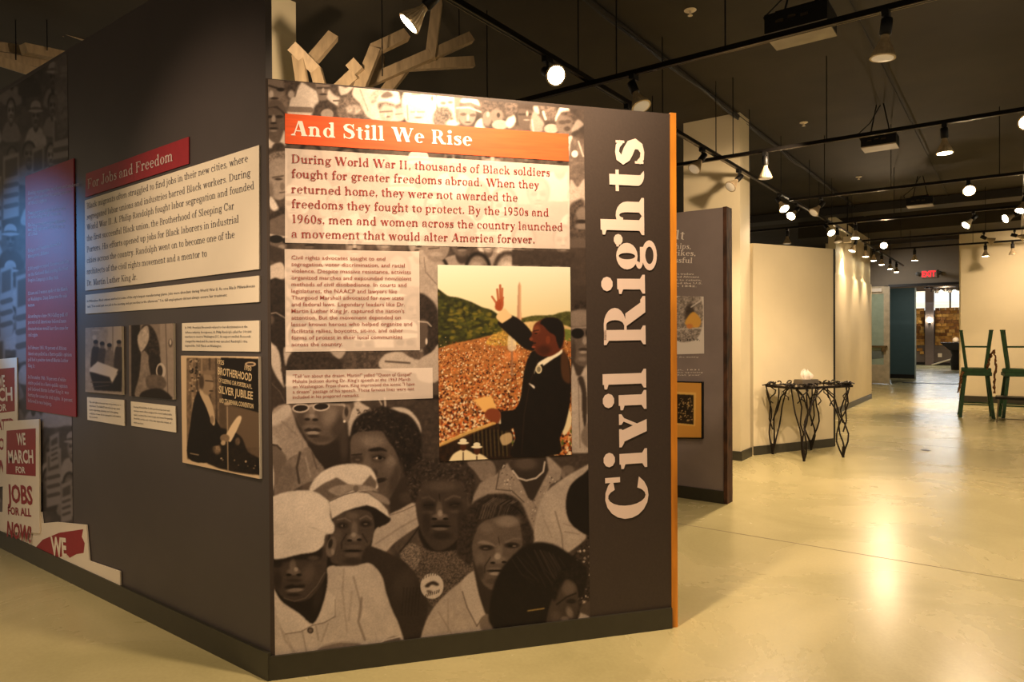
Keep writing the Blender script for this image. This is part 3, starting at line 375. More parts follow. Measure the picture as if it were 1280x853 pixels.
def paint_march():
    P = Pic(-40, 50, 100, 700, 1.6, (.98, .94, .96)); r = random.Random(12)
    P.poly([(-45, 40), (105, 40), (105, 705), (-45, 705)], .3, nz=.5, nc=10, sm=False)
    for y in range(90, 640, 52):
        for x in range(-36, 92, 25):
            P.face(x+r.uniform(-6, 6), y+r.uniform(-12, 12), 6.5*r.uniform(.8, 1.2), 14, r.choice([.3, .4, .55]), .12, r.choice([None, None, .7]), shirt=r.choice([.7, .55, .2, .75]))
    for x, y, w, h in ((4, 190, 20, 80), (40, 180, 15, 85), (66, 140, 22, 90), (-20, 220, 22, 80), (0, 330, 16, 90), (-14, 420, 20, 80), (20, 340, 18, 110), (58, 560, 18, 70), (62, 540, 12, 40), (76, 600, 14, 50)):
        P.poly([(x, y+6), (x+w, y), (x+w, y+h), (x, y+h+5)], .66, .4, sm=False)
        P.poly([(x+2, y+11), (x+w-2, y+6), (x+w-2, y+h*.36), (x+2, y+h*.38+3)], .3, .4, sm=False)
        for k in range(3): P.line([(x+3, y+h*(.5+.16*k)+3), (x+w-3, y+h*(.5+.16*k))], h*.07, .25, .8)
    for k in range(12): P.line([(r.uniform(-40, 90), r.uniform(80, 600)), (r.uniform(-40, 90), r.uniform(80, 600))][:1]*2, 1, .6)
    P.poly([(70, 60), (95, 50), (92, 140), (72, 170)], .45, a=.8, nz=.3)
    for k in range(3): P.a[..., k] = boxblur(P.a[..., k], 1)
    P.a = .1+.62*P.a
    return P
def paint_etching():
    P = Pic(840, 366, 884, 446, 3, (1, .97, .94), .9)
    P.poly([(844, 374), (876, 372), (874, 420), (844, 424)], .62, nz=.5, nc=1.5); P.ell(862, 392, 6, 12, .3, .4, nz=.3); P.line([(864, 384), (876, 376)], 1.5, .95); P.poly([(856, 405), (866, 390), (876, 400), (872, 410)], (.9, .68, .32), .6); P.line([(846, 412), (878, 410)], 1, .9); P.ell(862, 408, 4, 3, (.85, .55, .3))
    return P
def paint_woodcut():
    P = Pic(840, 474, 884, 552, 3, (1, .97, .94), .9); P.poly([(835, 470), (890, 470), (890, 556), (835, 556)], (.86, .62, .28), sm=False); P.poly([(846, 490), (870, 491), (869, 533), (846, 531)], (.93, .74, .4), .4, sm=False)
    P.poly([(846, 493), (867, 494), (867, 531), (846, 529)], (.2, .15, .09), .4, sm=False, nz=.4, nc=2); P.dots([(848, 497), (866, 497), (866, 528), (848, 526)], 120, .8, [(.75, .62, .4), (.1, .08, .05)])
    return P
# ---------------------------------------------------------------- helpers
def ray(x, y): return FW+RT*(x-CX)/FPX-UP*(y-CY)/FPX
def onz(x, y, z=0):
    d = ray(x, y); return OO+d*(z-EYE)/d[2]
def s2l(c):
    c = np.asarray(c, float); return np.where(c <= .04045, c/12.92, ((c+.055)/1.055)**2.4)
MC = {}
def mat(name, rgb, rough=.6, metal=0, nz=.1, scale=8, bump=0, emit=0, stretch=None, rgb2=None, detail=4, spec=.5, alpha=1, transmission=0):
    if name in MC: return MC[name]
    m = bpy.data.materials.new(name); m.use_nodes = True; nt = m.node_tree; b = nt.nodes['Principled BSDF']
    N = nt.nodes.new; L = nt.links.new
    tc = N('ShaderNodeTexCoord'); mp = N('ShaderNodeMapping'); no = N('ShaderNodeTexNoise'); L(tc.outputs['Object'], mp.inputs[0]); L(mp.outputs[0], no.inputs['Vector'])
    if stretch: mp.inputs['Scale'].default_value = stretch
    no.inputs['Scale'].default_value = scale; no.inputs['Detail'].default_value = detail
    r = N('ShaderNodeValToRGB'); L(no.outputs[0], r.inputs[0]); a = s2l(rgb); c2 = s2l(rgb2) if rgb2 is not None else np.clip(a*(1+nz*1.6), 0, 1)
    r.color_ramp.elements[0].position = .3; r.color_ramp.elements[1].position = .7
    r.color_ramp.elements[0].color = (*np.clip(a*(1-nz*1.6) if rgb2 is None else a, 0, 1), 1); r.color_ramp.elements[1].color = (*c2, 1)
    L(r.outputs[0], b.inputs['Base Color']); b.inputs['Roughness'].default_value = rough; b.inputs['Metallic'].default_value = metal; b.inputs['Specular IOR Level'].default_value = spec
    if bump:
        bp = N('ShaderNodeBump'); bp.inputs['Strength'].default_value = bump; bp.inputs['Distance'].default_value = .01; L(no.outputs[0], bp.inputs['Height']); L(bp.outputs[0], b.inputs['Normal'])
    if emit: L(r.outputs[0], b.inputs['Emission Color']); b.inputs['Emission Strength'].default_value = emit
    if transmission: b.inputs['Transmission Weight'].default_value = transmission
    if alpha < 1: b.inputs['Alpha'].default_value = alpha
    MC[name] = m; return m
def print_mat():
    if 'print' in MC: return MC['print']
    m = bpy.data.materials.new('printed_colour'); m.use_nodes = True; nt = m.node_tree; b = nt.nodes['Principled BSDF']
    a = nt.nodes.new('ShaderNodeVertexColor'); a.layer_name = 'print'; no = nt.nodes.new('ShaderNodeTexNoise'); no.inputs['Scale'].default_value = 400
    mx = nt.nodes.new('ShaderNodeMix'); mx.data_type = 'RGBA'; mx.blend_type = 'MULTIPLY'; mx.inputs['Factor'].default_value = .12
    nt.links.new(a.outputs[0], mx.inputs['A']); nt.links.new(no.outputs[0], mx.inputs['B']); nt.links.new(mx.outputs['Result'], b.inputs['Base Color'])
    b.inputs['Roughness'].default_value = .55; b.inputs['Specular IOR Level'].default_value = .3; MC['print'] = m; return m
def mesh_obj(name, verts, faces, m, parent=None, smooth=False):
    me = bpy.data.meshes.new(name); me.from_pydata([tuple(map(float, v)) for v in verts], [], faces); me.update()
    if m is not None: me.materials.append(m)
    if smooth:
        me.polygons.foreach_set('use_smooth', [True]*len(me.polygons))
    o = bpy.data.objects.new(name, me); COL.objects.link(o)
    if parent is not None: setp(o, parent)
    return o
def setp(o, p):
    o.parent = p
    def world(q): return (world(q.parent) @ q.matrix_parent_inverse @ q.matrix_basis) if q.parent else q.matrix_basis.copy()
    p.matrix_basis = Matrix.LocRotScale(p.location, p.rotation_euler, p.scale); o.matrix_parent_inverse = world(p).inverted()
def thing(name, loc, label, cat, group=None):
    o = bpy.data.objects.new(name, None); COL.objects.link(o); o.location = tuple(map(float, loc)); o.empty_display_size = .05
    return tag(o, label, cat, group)
def tag(o, label=None, cat=None, group=None, kind=None):
    for k, v in (('label', label), ('category', cat), ('group', group), ('kind', kind)):
        if v: o[k] = v
    return o
class MB:
    def __init__(s): s.v = []; s.f = []
    def add(s, vs, fs): n = len(s.v); s.v += [tuple(map(float, v)) for v in vs]; s.f += [tuple(i+n for i in f) for f in fs]; return s
    def box(s, c, d, rz=0):
        cx, cy, cz = c; x, y, z = d[0]/2, d[1]/2, d[2]/2; ca, sa = math.cos(rz), math.sin(rz); vs = []
        for a, b, e in ((-x, -y, -z), (x, -y, -z), (x, y, -z), (-x, y, -z), (-x, -y, z), (x, -y, z), (x, y, z), (-x, y, z)): vs.append((cx+a*ca-b*sa, cy+a*sa+b*ca, cz+e))
        return s.add(vs, [(0, 3, 2, 1), (4, 5, 6, 7), (0, 1, 5, 4), (1, 2, 6, 5), (2, 3, 7, 6), (3, 0, 4, 7)])
    def ext(s, pts, d):
        """extrude the planar polygon pts by vector d"""
        n = len(pts); p = [np.array(q, float) for q in pts]; d = np.array(d, float); nn = sum((np.cross(p[i]-p[0], p[(i+1) % n]-p[0]) for i in range(n)), np.zeros(3))
        if nn @ d > 0: p = p[::-1]
        return s.add([*p, *[q+d for q in p]], [tuple(range(n)), tuple(range(2*n-1, n-1, -1))]+[(i, i+n, (i+1) % n+n, (i+1) % n)[::1] if False else ((i+1) % n, i, i+n, (i+1) % n+n) for i in range(n)])
    def tube(s, pts, r, n=8, cap=True):
        P = [np.array(p, float) for p in pts]; rr = r if hasattr(r, '__len__') else [r]*len(P); vs = []; up = None
        for i, p in enumerate(P):
            t = P[min(i+1, len(P)-1)]-P[max(i-1, 0)]; t = t/(np.linalg.norm(t)+1e-9)
            if up is None: up = np.cross(t, (0, 0, 1) if abs(t[2]) < .9 else (1, 0, 0))
            up = up-t*(up@t); up = up/(np.linalg.norm(up)+1e-9); w = np.cross(t, up)
            for k in range(n): a = 2*math.pi*k/n; vs.append(p+rr[i]*(math.cos(a)*up+math.sin(a)*w))
        fs = [(i*n+k, i*n+(k+1) % n, (i+1)*n+(k+1) % n, (i+1)*n+k) for i in range(len(P)-1) for k in range(n)]
        if cap: fs += [tuple(range(n-1, -1, -1)), tuple(range((len(P)-1)*n, len(P)*n))]
        return s.add(vs, fs)
    def beam(s, a, b, w, h, up=(0, 0, 1)):
        a = np.array(a, float); b = np.array(b, float); t = (b-a)/np.linalg.norm(b-a); u = np.array(up, float); x = np.cross(t, u)
        if np.linalg.norm(x) < 1e-3: x = np.cross(t, (1, 0, 0))
        x /= np.linalg.norm(x); y = np.cross(x, t); q = [(-w/2, -h/2), (w/2, -h/2), (w/2, h/2), (-w/2, h/2)]
        return s.add([a+x*i+y*j for i, j in q]+[b+x*i+y*j for i, j in q], [(0, 3, 2, 1), (4, 5, 6, 7), (0, 1, 5, 4), (1, 2, 6, 5), (2, 3, 7, 6), (3, 0, 4, 7)][::1])
    def lathe(s, prof, M, n=20, rib=0):
        vs = []
        for r, z in prof:
            for k in range(n):
                a = 2*math.pi*k/n; q = r*(1-(rib if k % 2 else 0)); vs.append(M @ Vector((q*math.cos(a), q*math.sin(a), z)))
        m = len(prof); fs = [(i*n+k, i*n+(k+1) % n, (i+1)*n+(k+1) % n, (i+1)*n+k) for i in range(m-1) for k in range(n)]
        return s.add(vs, fs+[tuple(range(n-1, -1, -1)), tuple(range((m-1)*n, m*n))])
    def build(s, name, m, parent=None, smooth=False):
        o = mesh_obj(name, s.v, s.f, m, parent, smooth)
        if smooth:
            me = o.data; me.set_sharp_from_angle(angle=math.radians(50))
        return o
class Plane:
    """upright plane through a and b; u runs along it, v is height, n points to the viewer's side"""
    def __init__(s, a, b):
        s.a = np.array([a[0], a[1], 0.]); d = np.array([b[0]-a[0], b[1]-a[1], 0.]); s.L = np.linalg.norm(d); s.d = d/s.L; s.n = np.array([s.d[1], -s.d[0], 0])
        if (OO-s.a)@s.n < 0: s.n = -s.n
    def uv(s, px, py):
        r = ray(px, py); t = ((s.a-OO)@s.n)/(r@s.n); p = OO+r*t; return np.array([(p-s.a)@s.d, p[2]])
    def pt(s, u, v, off=0): return s.a+s.d*u+s.n*off+np.array([0, 0, v])
    def quad(s, q): return [s.uv(*p) for p in q]
def board(name, pl, pts, m, z0, z1, parent=None):
    b = MB(); b.ext([pl.pt(u, v, z0) for u, v in pts], pl.n*(z1-z0)); return b.build(name, m, parent)
def print_mesh(name, pl, q, pic, step, off, parent=None, m=None):
    """a flat print: fine grid over the quad q (four corners in the frame), colours taken from the painted picture"""
    A = [pl.uv(*p) for p in q]; w = max(np.linalg.norm(A[1]-A[0]), np.linalg.norm(A[2]-A[3])); h = max(np.linalg.norm(A[3]-A[0]), np.linalg.norm(A[2]-A[1]))
    nx = int(w/step)+1; ny = int(h/step)+1; U, V = np.meshgrid(np.linspace(0, 1, nx+1), np.linspace(0, 1, ny+1)); U = U[..., None]; V = V[..., None]
    uv = (A[0]*(1-U)+A[1]*U)*(1-V)+(A[3]*(1-U)+A[2]*U)*V; P = pl.a+pl.d*uv[..., :1]+pl.n*off; P = P+uv[..., 1:]*ZZ
    D = P-OO; dz = D@FW; X = CX+FPX*(D@RT)/dz; Y = CY-FPX*(D@UP)/dz
    fx = np.clip((X-pic.x0)*pic.sc-.5, 0, pic.w-1.001); fy = np.clip((Y-pic.y0)*pic.sc-.5, 0, pic.h-1.001); ix = fx.astype(int); iy = fy.astype(int); tx = (fx-ix)[..., None]; ty = (fy-iy)[..., None]
    c = (pic.a[iy, ix]*(1-tx)+pic.a[iy, ix+1]*tx)*(1-ty)+(pic.a[iy+1, ix]*(1-tx)+pic.a[iy+1, ix+1]*tx)*ty; c = s2l(np.clip(c, 0, 1))
    I = np.arange((nx+1)*(ny+1)).reshape(ny+1, nx+1); a, b, cc, d = I[1:, :-1], I[1:, 1:], I[:-1, 1:], I[:-1, :-1]; F = np.stack([a, b, cc, d], -1).reshape(-1, 4)
    me = bpy.data.meshes.new(name); me.vertices.add(I.size); me.vertices.foreach_set('co', P.reshape(-1).astype(np.float32)); nf = len(F)
    me.loops.add(nf*4); me.loops.foreach_set('vertex_index', F.reshape(-1).astype(np.int32)); me.polygons.add(nf); me.polygons.foreach_set('loop_start', np.arange(0, nf*4, 4, dtype=np.int32)); me.polygons.foreach_set('loop_total', np.full(nf, 4, np.int32)); me.update(calc_edges=True)
    at = me.color_attributes.new('print', 'FLOAT_COLOR', 'POINT'); at.data.foreach_set('color', np.concatenate([c.reshape(-1, 3), np.ones((I.size, 1))], 1).reshape(-1).astype(np.float32))
    me.materials.append(m or print_mat()); o = bpy.data.objects.new(name, me); COL.objects.link(o)
    if parent is not None: setp(o, parent)
    return o
# ---------------------------------------------------------------- lettering
def serif_glyph(ch, w):
    """polygons of one bold old-style serif letter (1 = em) and its advance"""
    G = []; t = .032+w*.06; s = .055; X = .455; CP = .68; AS = .71
    def V(x, y0=0, y1=X, ww=None): G.append([(x, y0), (x+(ww or w), y0), (x+(ww or w), y1), (x, y1)])
    def sb(x, y=0, l=1, r=1, ww=None):
        ww = w if ww is None else ww; G.append([(x-s*l, y), (x+ww+s*r, y), (x+ww+s*r, y+t), (x+ww, y+t*2), (x, y+t*2), (x-s*l, y+t)])
    def st(x, y=CP, l=1, r=1, ww=None):
        ww = w if ww is None else ww; G.append([(x-s*l, y-t), (x, y-t*2), (x+ww, y-t*2), (x+ww+s*r, y-t), (x+ww+s*r, y), (x-s*l, y)])
    def fl(x, y): G.append([(x+w, y), (x-s*1.1, y-.03), (x-s*1.1, y-.03-t), (x, y-.03-t*1.6), (x+w, y-.12)])
    def O(cx, cy, rx, ry, a0=0, a1=360, tv=None, th=None, n=20):
        tv = w if tv is None else tv; th = t if th is None else th; k = max(3, int(n*abs(a1-a0)/360)); o = []; i = []
        for j in range(k+1):
            a = math.radians(a0+(a1-a0)*j/k); o.append((cx+rx*math.cos(a), cy+ry*math.sin(a))); i.append((cx+(rx-tv)*math.cos(a), cy+(ry-th)*math.sin(a)))
        for j in range(k): G.append([o[j], o[j+1], i[j+1], i[j]])
    def D(x0, y0, x1, y1, ww): G.append([(x0, y0), (x0+ww, y0), (x1+ww, y1), (x1, y1)])
    def dot(cx, cy, r): G.append([(cx+r*math.cos(a*math.pi/5), cy+r*math.sin(a*math.pi/5)) for a in range(10)])
    def H(x0, x1, y, tt=None): G.append([(x0, y), (x1, y), (x1, y+(tt or t)), (x0, y+(tt or t))])
    def ST(P, W):
        P = np.array(P); L = []; Q = []
        for j in range(len(P)):
            d = P[min(j+1, len(P)-1)]-P[max(j-1, 0)]; d = d/np.linalg.norm(d); n = np.array([-d[1], d[0]])*W[j]*w/2; L.append(P[j]+n); Q.append(P[j]-n)
        for j in range(len(P)-1): G.append([tuple(L[j]), tuple(L[j+1]), tuple(Q[j+1]), tuple(Q[j])])
    h = w/2; r = w*.62; adv = None; c = ch
    if c == 'a': O(.17, .125, .15, .135, 60, 300, w*.95); V(.27, .05, .33); O(.2, .30, .17, .165, 0, 150, w*.9, t*1.2); dot(.085, .34, r*.85); O(.37, .07, .1, .075, 180, 300, w*.7); adv = .47
    elif c == 'b': V(.06, 0, AS); fl(.06, AS); O(.27, .22, .2, .235, -150, 150, w*1.05); adv = .52
    elif c == 'c': O(.235, .225, .205, .24, 55, 315, w*1.05); dot(.36, .34, r); adv = .45
    elif c == 'd': O(.23, .22, .2, .235, 30, 330, w*1.05); V(.33, .03, AS); fl(.33, AS); sb(.33, 0, 0, 1); adv = .54
    elif c == 'e': O(.235, .225, .205, .24, 12, 318, w*1.05); H(.1, .43, .225, t*1.1); O(.235, .225, .205, .24, 0, 30, w*.95); adv = .47
    elif c == 'f': V(.09, 0, .56); sb(.09, 0, 1, 1.2); O(.27, .55, .18, .17, 80, 180, w, t*1.2); dot(.3, .655, r*.9); H(.01, .31, X-t*1.2, t*1.3); adv = .33
    elif c == 'g': O(.215, .29, .175, .175, 0, 360, w*.95); O(.23, -.08, .2, .125, 0, 360, w*.6, t*1.4); O(.15, .09, .1, .06, 90, 290, w*.6, t*1.2); H(.13, .34, .0, t*1.9); dot(.43, .43, r*.85); H(.34, .43, .42, t); adv = .48
    elif c in 'hn':
        top = AS if c == 'h' else X; V(.06, 0, top); fl(.06, top); sb(.06, 0); O(.26, .28, .18, .185, 0, 150, w, t*1.4); V(.44-w, 0, .29); sb(.44-w, 0, .8, 1); adv = .55
    elif c == 'i': V(.07); fl(.07, X); sb(.07); dot(.07+h, .62, w*.68); adv = .28
    elif c == 'j': V(.07, -.1, X); fl(.07, X); O(.0, -.1, .07+w, .12, 270, 360, w); dot(-.02, -.18, r*.9); dot(.07+h, .62, w*.68); adv = .27
    elif c == 'k': V(.06, 0, AS); fl(.06, AS); sb(.06); D(.16, .2, .36, X-t, t*1.6); D(.36, 0, .19, .27, w*1.1); sb(.37, 0, .9, .9, w*.8); st(.32, X, 1, 1, w*.5); adv = .53
    elif c == 'l': V(.06, 0, AS); fl(.06, AS); sb(.06); adv = .28
    elif c == 'm':
        V(.06); fl(.06, X); sb(.06)
        for q in (0, .27): O(.25+q, .28, .165, .185, 0, 150, w, t*1.4); V(.415+q-w, 0, .29); sb(.415+q-w, 0, .7, .8)
        adv = .8
    elif c == 'o': O(.235, .225, .21, .24, 0, 360, w*1.05); adv = .48
    elif c in 'pq':
        if c == 'p': V(.06, -.2, X); fl(.06, X); sb(.06, -.2); O(.27, .225, .2, .24, -150, 150, w*1.05)
        else: O(.23, .225, .2, .24, 30, 330, w*1.05); V(.33, -.2, X); sb(.33, -.2)
        adv = .53
    elif c == 'r': V(.06); fl(.06, X); sb(.06, 0, 1, 1.2); O(.27, .29, .17, .175, 90, 165, w*.9, t*1.6); dot(.3, .385, r*.95); adv = .39
    elif c == 's': ST([(.315, .36), (.26, .415), (.185, .43), (.11, .40), (.085, .345), (.13, .285), (.2, .245), (.27, .2), (.3, .13), (.265, .05), (.19, .015), (.11, .025), (.055, .08)], (.5, .5, .45, .75, 1, 1.15, 1.2, 1.15, 1, .75, .45, .5, .5)); V(.3, .31, .45, t*.8); V(.04, 0, .14, t*.8); adv = .38
    elif c == 't': V(.09, .08, .56); H(.01, .29, X-t*1.2, t*1.3); O(.24, .1, .15, .11, 180, 290, w, t*1.3); adv = .33
    elif c == 'u': V(.06, .17, X); fl(.06, X); O(.22, .17, .16, .175, 180, 320, w, t*1.4); V(.34, .03, X); fl(.34, X); sb(.34, 0, 0, 1); adv = .55
    elif c == 'v': D(.2, 0, .05, X, w*1.15); D(.2, 0, .37, X, t*1.2); st(.06, X, 1, .8, w); st(.35, X, .9, .9, t); adv = .47
    elif c == 'w': D(.18, 0, .04, X, w*1.1); D(.18, 0, .31, X, t*1.2); D(.43, 0, .29, X, w*1.1); D(.43, 0, .58, X, t*1.2); st(.05, X, 1, .8, w); st(.3, X, .4, .6, w*.8); st(.56, X, .9, .9, t); adv = .68
    elif c == 'x': D(.32, 0, .06, X, w*1.2); D(.06, 0, .33, X, t*1.2); st(.06, X, .8, .8); st(.32, X, .8, .8, t); sb(.06, 0, .8, .8, t); sb(.33, 0, .8, .8); adv = .5
    elif c == 'y': D(.2, 0, .05, X, w*1.15); D(.14, -.12, .37, X, t*1.3); st(.06, X, 1, .8, w); st(.35, X, .9, .9, t); dot(.1, -.16, r*.9); D(.1, -.19, .2, -.0, t*1.5); adv = .47
    elif c == 'z': H(.04, .38, X-t*1.4, t*1.4); H(.04, .4, 0, t*1.4); D(.04, t, .26, X-t, w*1.1); adv = .43
    elif c == 'A': D(.44, 0, .29, CP, w*1.35); D(.09, 0, .3, CP, t*1.3); H(.17, .48, .2, t*1.2); sb(.06, 0, 1, 1.2, t*1.5); sb(.46, 0, 1, 1, w*1.1); adv = .68
    elif c == 'B': V(.09, 0, CP); O(.3, .505, .2, .175, -90, 90, w*1.1); O(.32, .18, .24, .185, -90, 90, w*1.15); H(.04, .32, 0, t*1.1); H(.04, .3, CP-t*1.1, t*1.1); H(.1, .32, .33, t); adv = .62
    elif c == 'C': O(.34, .34, .3, .355, 40, 326, w*1.25, t*1.2); V(.53, .45, .69, t*1.7); adv = .68
    elif c == 'D': V(.09, 0, CP); O(.3, .34, .32, .34, -90, 90, w*1.2); H(.03, .31, 0, t*1.1); H(.03, .31, CP-t*1.1, t*1.1); adv = .7
    elif c in 'EF':
        V(.09, 0, CP); H(.03, .5, CP-t*1.2, t*1.2); H(.15, .37, .33, t); V(.49, .5, CP, t); V(.36, .24, .45, t)
        if c == 'E': H(.03, .53, 0, t*1.2); V(.52, 0, .2, t)
        else: sb(.09, 0)
        adv = .6
    elif c == 'G': O(.34, .34, .3, .355, 42, 330, w*1.25, t*1.2); V(.53, .45, .69, t*1.6); V(.5, .03, .3, w); st(.5, .32, 1, 1); adv = .72
    elif c in 'HNM':
        e = {'H': .48, 'N': .52, 'M': .62}[c]; V(.08, 0, CP, w if c == 'H' else t*1.3); V(e, 0, CP, t*1.3 if c == 'N' else w); st(.08, CP, 1, 1, w); st(e, CP); sb(.08); sb(e)
        if c == 'H': H(.1, .5, .33, t*1.1)
        elif c == 'N': D(.46, 0, .07, CP, w*1.3)
        else: D(.32, .02, .08, CP, w*1.3); D(.33, .02, .62, CP, t*1.3)
        adv = e+w+.09
    elif c == 'I': V(.09, 0, CP); st(.09); sb(.09); adv = .36
    elif c == 'J': V(.22, .12, CP); st(.22); O(.14, .13, .08+w, .15, 200, 360, w); dot(.07, .12, r); adv = .44
    elif c in 'KR':
        V(.09, 0, CP); st(.09, CP, 1, 1 if c == 'K' else 0); sb(.09)
        if c == 'K': D(.2, .27, .48, CP-t, t*1.4); D(.46, 0, .25, .36, w*1.3); st(.45, CP, 1, 1, w); sb(.48, 0, .8, .9, w)
        else: O(.3, .5, .22, .18, -90, 90, w*1.15); H(.1, .32, CP-t, t); H(.1, .32, .31, t); D(.46, 0, .27, .33, w*1.25); sb(.5, 0, .6, .9, w*.9)
        adv = .68
    elif c == 'L': V(.09, 0, CP); st(.09); H(.03, .5, 0, t*1.2); V(.49, 0, .22, t); adv = .58
    elif c in 'OQ':
        O(.345, .34, .31, .355, 0, 360, w*1.25, t*1.2)
        if c == 'Q': D(.5, -.16, .3, .04, w)
        adv = .71
    elif c == 'P': V(.09, 0, CP); sb(.09, 0, 1, 1.2); O(.3, .49, .23, .19, -90, 90, w*1.15); H(.03, .31, CP-t*1.1, t*1.1); H(.1, .31, .3, t); adv = .6
    elif c == 'S': ST([(.45, .54), (.4, .63), (.3, .665), (.18, .63), (.12, .54), (.16, .44), (.27, .375), (.39, .31), (.45, .2), (.41, .08), (.29, .015), (.16, .04), (.08, .13)], (.4, .4, .4, .8, 1.1, 1.3, 1.35, 1.3, 1.1, .8, .4, .4, .4)); V(.44, .47, .69, t); V(.06, 0, .22, t); adv = .55
    elif c == 'T': V(.26, 0, CP); sb(.26, 0, 1.3, 1.3); H(.03, .6, CP-t*1.3, t*1.3); V(.03, .5, CP, t); V(.57, .5, CP, t); adv = .63
    elif c == 'U': V(.09, .2, CP); st(.09); O(.33, .22, .24, .235, 180, 360, w, t*1.3); V(.54, .2, CP, t*1.3); st(.52, CP, 1, 1, t*1.5); adv = .7
    elif c in 'VY':
        if c == 'V': D(.29, 0, .07, CP, w*1.35); D(.3, 0, .54, CP, t*1.3)
        else: V(.27, 0, .32); sb(.27); D(.27, .3, .06, CP, w*1.3); D(.33, .3, .54, CP, t*1.3)
        st(.08, CP, 1, 1, w); st(.53, CP, 1, 1, t); adv = .65
    elif c == 'W': D(.26, 0, .06, CP, w*1.35); D(.28, 0, .46, CP, t*1.3); D(.62, 0, .42, CP, w*1.35); D(.64, 0, .86, CP, t*1.3); st(.07, CP, 1, 1, w); st(.43, CP, 1, 1, w); st(.85, CP, 1, 1, t); adv = .96
    elif c == '0': O(.24, .34, .2, .35, 0, 360, w); adv = .48
    elif c == '1': V(.16, 0, CP); sb(.16); fl(.16, CP); adv = .4
    elif c == '2': O(.22, .5, .19, .19, -20, 160, w); D(.06, .04, .31, .46, w); H(.05, .42, 0, w*.8); dot(.1, .53, r); adv = .47
    elif c == '3': O(.2, .52, .17, .16, -90, 150, w); O(.2, .18, .19, .19, -150, 90, w); adv = .46
    elif c == '4': V(.28, 0, CP); H(.02, .44, .17, t*1.3); D(.03, .18, .28, CP, t*1.3); adv = .47
    elif c == '5': H(.1, .4, CP-w*.8, w*.8); V(.09, .36, CP, t*1.3); O(.21, .2, .2, .215, -150, 130, w); adv = .47
    elif c == '6': O(.24, .2, .19, .215, 0, 360, w); O(.36, .25, .31, .44, 100, 180, w, t*1.6); adv = .48
    elif c == '7': H(.06, .42, CP-w, w); D(.14, 0, .33, CP-w, w); adv = .44
    elif c == '8': O(.24, .51, .17, .18, 0, 360, w*.9); O(.24, .18, .2, .2, 0, 360, w); adv = .48
    elif c == '9': O(.23, .48, .19, .215, 0, 360, w); O(.11, .43, .31, .44, 280, 360, w, t*1.6); adv = .48
    elif c == '.': dot(.1, .055, w*.62); adv = .22
    elif c == ',': dot(.1, .055, w*.62); D(.06, -.1, .12, .05, w*.4); adv = .22
    elif c == '\u2019' or c == "'": dot(.08, .62, w*.5); D(.06, .5, .09, .62, w*.4); adv = .18
    elif c == '-': H(.03, .25, .2, t*1.6); adv = .29
    else: adv = .24
    return G, adv
def serif_text(s, w=.105):
    out = []; x = 0
    for ch in s:
        g, a = serif_glyph(ch, w); out += [[(p[0]+x, p[1]) for p in q] for q in g]; x += a+.012
    return out, x, .68
_fc = {}
def sans_text(s, res=2, fat=.0):
    cu = bpy.data.curves.new('t', 'FONT'); cu.body = s; cu.resolution_u = res; cu.offset = fat; cu.fill_mode = 'FRONT'
    o = bpy.data.objects.new('t', cu); COL.objects.link(o); dg = bpy.context.evaluated_depsgraph_get(); me = o.evaluated_get(dg).to_mesh()
    P = [[(me.vertices[i].co.x, me.vertices[i].co.y) for i in f.vertices] for f in me.polygons]; o.evaluated_get(dg).to_mesh_clear()
    bpy.data.objects.remove(o); bpy.data.curves.remove(cu); xs = [p[0] for q in P for p in q] or [0, 1]
    x0 = min(xs); return [[(p[0]-x0, p[1]) for p in q] for q in P], max(xs)-x0, .69
def text_block(name, pl, lines, m, off, parent, font='serif', w=.105, res=2, fat=.0, skew=0, split=False):
    """lines = (string, start px, end px, cap height in px at the start [, pixel point of the cap line])"""
    b = MB()
    for ln in lines:
        s, p0, p1, cap = ln[:4]
        if split:
            polys, W_, CH = serif_text(s, w); word = 0; x = 0; ends = []
            for ch in s: x += serif_glyph(ch, w)[1]+.012; ends += [x] if ch == ' ' else []
            b.groups = [sum(1 for e in ends if min(p[0] for p in q) >= e-.03) for q in polys]
        polys, W_, CH = serif_text(s, w) if font == 'serif' else sans_text(s, res, fat)
        A = pl.uv(*p0); B = pl.uv(*p1)
        T = pl.uv(*ln[4]) if len(ln) > 4 else pl.uv(p0[0], p0[1]-cap); d = B-A; L = np.linalg.norm(d); d /= L; up = np.array([-d[1], d[0]])
        hh = abs((T-A)@up) ; sx = L/W_; sy = hh/CH
        up = up if (T-A)@up > 0 else -up
        for qi, q in enumerate(polys):
            oq = off+(qi % 12)*4e-5 if font == 'serif' else off
            pts = [A+d*(x*sx+skew*y*sy)+up*y*sy for x, y in q]; n = len(b.v); b.v += [tuple(pl.pt(u, v, oq)) for u, v in pts]; b.f.append(tuple(range(n, n+len(pts))))
    if split:
        for g in sorted(set(b.groups)):
            w_ = MB()
            for f, k in zip(b.f, b.groups):
                if k == g: w_.add([b.v[i] for i in f], [tuple(range(len(f)))])
            w_.build(name, m, parent)
        return
    return b.build(name, m, parent)

